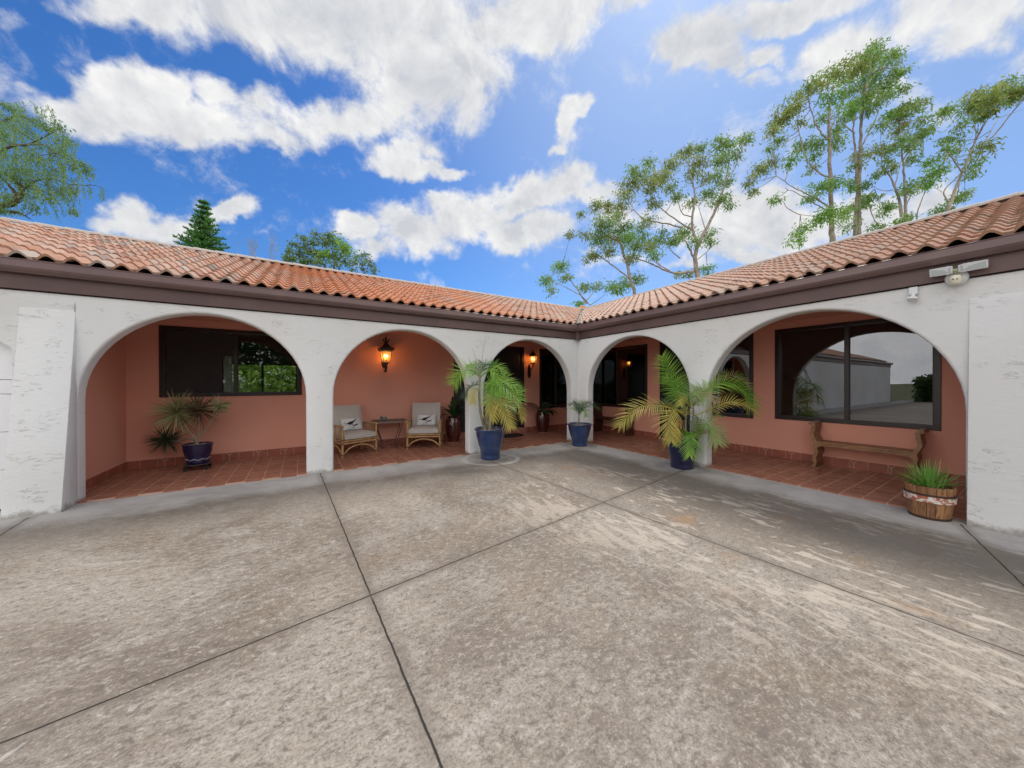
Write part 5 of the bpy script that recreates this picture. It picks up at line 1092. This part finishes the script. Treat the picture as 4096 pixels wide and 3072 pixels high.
# pepper tree at the left edge: hanging strings of leaves
pz = lambda x, y: (x*.3316/1.8517, (350+y*.3316)/1.8517)
RP = tree('pepper_tree', 'feathery weeping pepper tree rising behind the roof at the left edge', 'tree', pz, 17, [
 ([(-420,2200),(-380,1800),(-200,1520),(0,1430),(170,1390),(260,1280),(250,1200),(150,1080)], .34, .10), ([(170,1390),(190,1290),(130,1200),(60,1120)], .12, .05), ([(-380,1700),(-100,1500),(100,1500),(250,1520),(370,1590)], .12, .03), ([(250,1250),(450,1120),(600,1100),(720,1130),(850,1170),(1000,1180),(1150,1180),(1280,1250)], .05, .012), ([(-300,1500),(-150,900),(100,720),(330,690),(520,690),(650,790)], .12, .03), ([(-200,900),(-50,500),(200,340),(400,420)], .08, .03), ([(300,700),(450,640),(600,560),(760,480)], .04, .02), ([(650,780),(800,850),(950,920),(1080,980)], .03, .012)],
 [(20,200,70,50),(180,260,110,60),(60,380,110,80),(280,360,110,70),(430,400,80,60),(200,520,130,60),(400,560,110,60),(620,500,90,40,1),(30,560,90,50,1),(150,680,150,60,1),(700,470,80,60),(700,640,90,70),(560,720,110,60),(860,650,80,50),(400,820,150,90),(180,850,150,80),(600,880,120,80),(750,760,80,50),(300,1000,160,80),(520,1040,130,70),(700,1020,120,60),(870,950,90,60),(1000,930,60,50),(1050,1020,50,60),(60,1050,120,90),(380,1180,100,50,1),(250,1110,140,50),(640,1220,70,80),(520,1260,80,60),(600,1350,70,40,1),(760,1300,60,70),(860,1230,40,50),(400,1330,80,80),(150,1330,70,60),(450,1450,60,60),(880,1480,24,50),(-150,400,250,250),(-200,900,250,250),(60,1330,70,60),(200,1500,120,30),(30,1490,60,30)],
 [PEP, PEPY], BARKD, seed=9, dens=.42, L=.16, w=.045, droop=1.6, spread=.07, sub=11)
rnd = random.Random(12); g = M(); inv = RP.matrix_basis.inverted()
for i in range(230):
    X = rnd.uniform(-100, 1080); Y = rnd.uniform(150, 1350); 
    lim = 1080-abs(Y-950)*.62
    if X > lim: continue
    if i % 4 == 0 and Y > 1000: X = rnd.uniform(700, 1330); Y = 1150+rnd.uniform(-30, 40)+(X-700)*.09
    p = atv(*pz(X, Y), 17+rnd.uniform(-1.6, 1.6)); ln = rnd.uniform(.35, 1.15); n = int(ln*20); q = p.copy()
    sw = Vector((rnd.uniform(.05, .3), rnd.uniform(-.1, .1), -1)).normalized(); path = [q.copy()]
    for k in range(n):
        q = q+sw*ln/n; sw = (sw+Vector((rnd.gauss(0, .06), rnd.gauss(0, .06), -.02))).normalized(); path.append(q.copy())
        leaves(g, inv @ q, 3, .035, .12, .03, 1.4, rnd)
    g.tube([inv @ z for z in path[::3]], .006, 3, cap=False, a=.1)
g.build('hanging_strands', PEP, RP, fix=False)
# conifer
Zc = 30; c0 = atv(440, 560, Zc); TOP = atv(440, 437, Zc).z; c0 = Vector((c0.x, c0.y, 0))
R = empty('conifer', c0, 0, 'dark green pyramid-shaped pine standing behind the left roof ridge', 'tree')
g = M(); g.tube([(0, 0, -.1), (0, 0, TOP*.5), (0, 0, TOP)], [.30, .16, .02], 8); g2 = M(); rnd = random.Random(5)
z = TOP-.1; tier = 0
while z > 2.5:
    drop = TOP-z; rad = min(3.4, .2+drop*.37); vis = drop < 5.5; nb = 7+int(min(7, drop*1.6)) if vis else 8
    for k in range(nb):
        a = 2*pi*k/nb+tier*1.1+rnd.uniform(-.15, .15); rr = rad*rnd.uniform(.62, 1.15); e = Vector((cos(a), sin(a), 0)); path = []
        for j in range(6):
            t = j/5; path.append(Vector((0, 0, z))+e*rr*t+Vector((0, 0, -.25*rr*t+.30*rr*t*t)))
        g.tube(path, [.03, .026, .02, .016, .01, .006], 4, cap=False)
        nt_ = max(3, int(rr*5)) if vis else 4
        for j in range(nt_):
            t = (j+.6)/nt_; i0 = min(4, int(t*5)); p = path[i0].lerp(path[i0+1], t*5-i0)
            for _ in range(13 if vis else 8):
                ee = (e*rnd.uniform(.1, 1)+Vector((rnd.gauss(0, .5), rnd.gauss(0, .5), rnd.uniform(.1, 1.1)))).normalized(); l = rnd.uniform(.22, .40)*(1 if vis else 1.6); s = ee.cross(Vector((rnd.gauss(0, 1), rnd.gauss(0, 1), rnd.gauss(0, 1)))).normalized(); ww = .075 if vis else .14
                g2.add([p, p+ee*l*.5+s*ww*.5, p+ee*l, p+ee*l*.5-s*ww*.5], [(0, 1, 2, 3)], rnd.uniform(.02, 1))
    z -= .46 if vis else .9; tier += 1
g.build('trunk', BARKD, R, fix=False); g2.build('crown', CON, R, fix=False)
# rounded broadleaf behind the ridge
bz = lambda x, y: ((650+x*.4295)/1.8517, (780+y*.4295)/1.8517)
tree('broadleaf_tree', 'loose rounded leafy tree behind the middle of the left roof', 'tree', bz, 24, [
 ([(1590,760),(1600,640),(1590,560),(1560,470),(1500,400)], .12, .03), ([(1600,640),(1660,560),(1700,500)], .07, .02), ([(1640,760),(1660,650),(1740,560)], .05, .02), ([(1540,720),(1440,560),(1360,500),(1310,430)], .08, .02), ([(1490,680),(1340,600),(1220,550)], .06, .02), ([(1500,420),(1450,370),(1430,330)], .03, .01)],
 [(1450,370,55,34),(1560,390,60,44),(1620,450,90,60,1),(1520,450,60,44),(1700,480,60,50,1),(1730,540,40,50,1),(1400,440,60,40),(1310,400,40,30),(1330,500,75,50),(1230,470,55,34),(1180,520,50,34),(1270,560,80,46),(1160,590,46,26),(1400,560,80,60),(1500,560,80,50,1),(1600,560,80,60,1),(1470,640,60,36),(1700,620,46,46),(1220,600,50,30),(1600,640,56,36),(1380,620,50,26),(1300,630,40,20)],
 [BUSH, EUB], BARKD, seed=13, dens=1.05, L=.24, w=.10, droop=.2, spread=.04)
tree('broadleaf_sapling', 'small sparse bush beside the rounded tree just above the ridge', 'shrub', bz, 24, [
 ([(1870,800),(1870,680),(1860,600)], .04, .015), ([(1880,760),(1920,640),(1930,590)], .03, .01), ([(1830,760),(1800,640)], .03, .01)],
 [(1820,570,46,30),(1890,560,46,26),(1920,610,34,34),(1790,620,34,34),(1850,640,46,34),(1950,670,30,26),(1970,710,22,16),(1770,690,26,18),(1880,700,34,20)],
 [BUSH], BARKD, seed=14, dens=.8, L=.22, w=.08, droop=.2, spread=.02, sub=6)
TW_ = mat('dry_twig', (.30, .27, .24), .9)
for (x, y, lab, sd_) in ((760, 545, 'thin bare grey twigs rising left of the leafy tree, nearest the pine', 1), (930, 570, 'thin bare grey twigs above the ridge midway between pine and leafy tree', 2), (1030, 590, 'tallest bare forked twig beside the rounded leafy tree', 3)):
    rnd = random.Random(sd_); c0 = atv(*bz(x, y), 22); R = empty('bare_shrub', (c0.x, c0.y, 0), 0, lab, 'shrub', 'bare shrubs behind the left roof'); g = M(); zz = c0.z
    hts = {1: 1.0, 2: 1.0, 3: 2.1}[sd_]
    for k in range(6 if sd_ < 3 else 3):
        q = Vector((rnd.gauss(0, .3 if sd_ < 3 else .1), rnd.gauss(0, .25), 0)); path = [Vector((0, 0, 0)), q*.6+Vector((0, 0, zz*.7)), q+Vector((0, 0, zz)), q*1.4+Vector((rnd.gauss(0, .1), 0, zz+hts*rnd.uniform(.5, 1)))]; c = curve(path, 4)
        g.tube(c, [.03-.024*i/(len(c)-1) for i in range(len(c))], 4, cap=False)
        for j in range(3):
            p = c[-2-j]; g.tube([p, p+Vector((rnd.gauss(0, .12), rnd.gauss(0, .1), .3)), p+Vector((rnd.gauss(0, .2), 0, .55))], [.008, .006, .003], 3, cap=False)
    g.build('twigs', TW_, R)
# greenery seen through and in the windows
def hedge(name, label, x0, x1, y0, y1, h, n, seed, L=.16):
    rnd = random.Random(seed); g = M(); R = empty(name, ((x0+x1)/2, (y0+y1)/2, 0), 0, label, 'hedge')
    cx, cy = (x0+x1)/2, (y0+y1)/2
    for _ in range(n):
        p = Vector((rnd.uniform(x0, x1)-cx, rnd.uniform(y0, y1)-cy, rnd.uniform(0, 1)**.8*h)); p.z *= .82+.18*sin(p.x*1.7)*cos(p.x*.6+p.y)
        leaves(g, p, 1, .05, L, L*.6, .1, rnd)
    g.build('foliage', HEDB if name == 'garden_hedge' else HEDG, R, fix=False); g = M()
    for k in range(int((x1-x0)/1.2)): a = x0-cx+.6+1.2*k; g.tube([(a, 0, 0), (a+.05, .03, h*.6)], [.05, .02], 5)
    for k in range(int((x1-x0)/1.2)): g.tube([(x0-cx+.6+1.2*k, 0, h*.3), (x0-cx+1.1+1.2*k, .1, h*.75)], [.03, .01], 4)
    g.build('stems', BARKD, R); return R
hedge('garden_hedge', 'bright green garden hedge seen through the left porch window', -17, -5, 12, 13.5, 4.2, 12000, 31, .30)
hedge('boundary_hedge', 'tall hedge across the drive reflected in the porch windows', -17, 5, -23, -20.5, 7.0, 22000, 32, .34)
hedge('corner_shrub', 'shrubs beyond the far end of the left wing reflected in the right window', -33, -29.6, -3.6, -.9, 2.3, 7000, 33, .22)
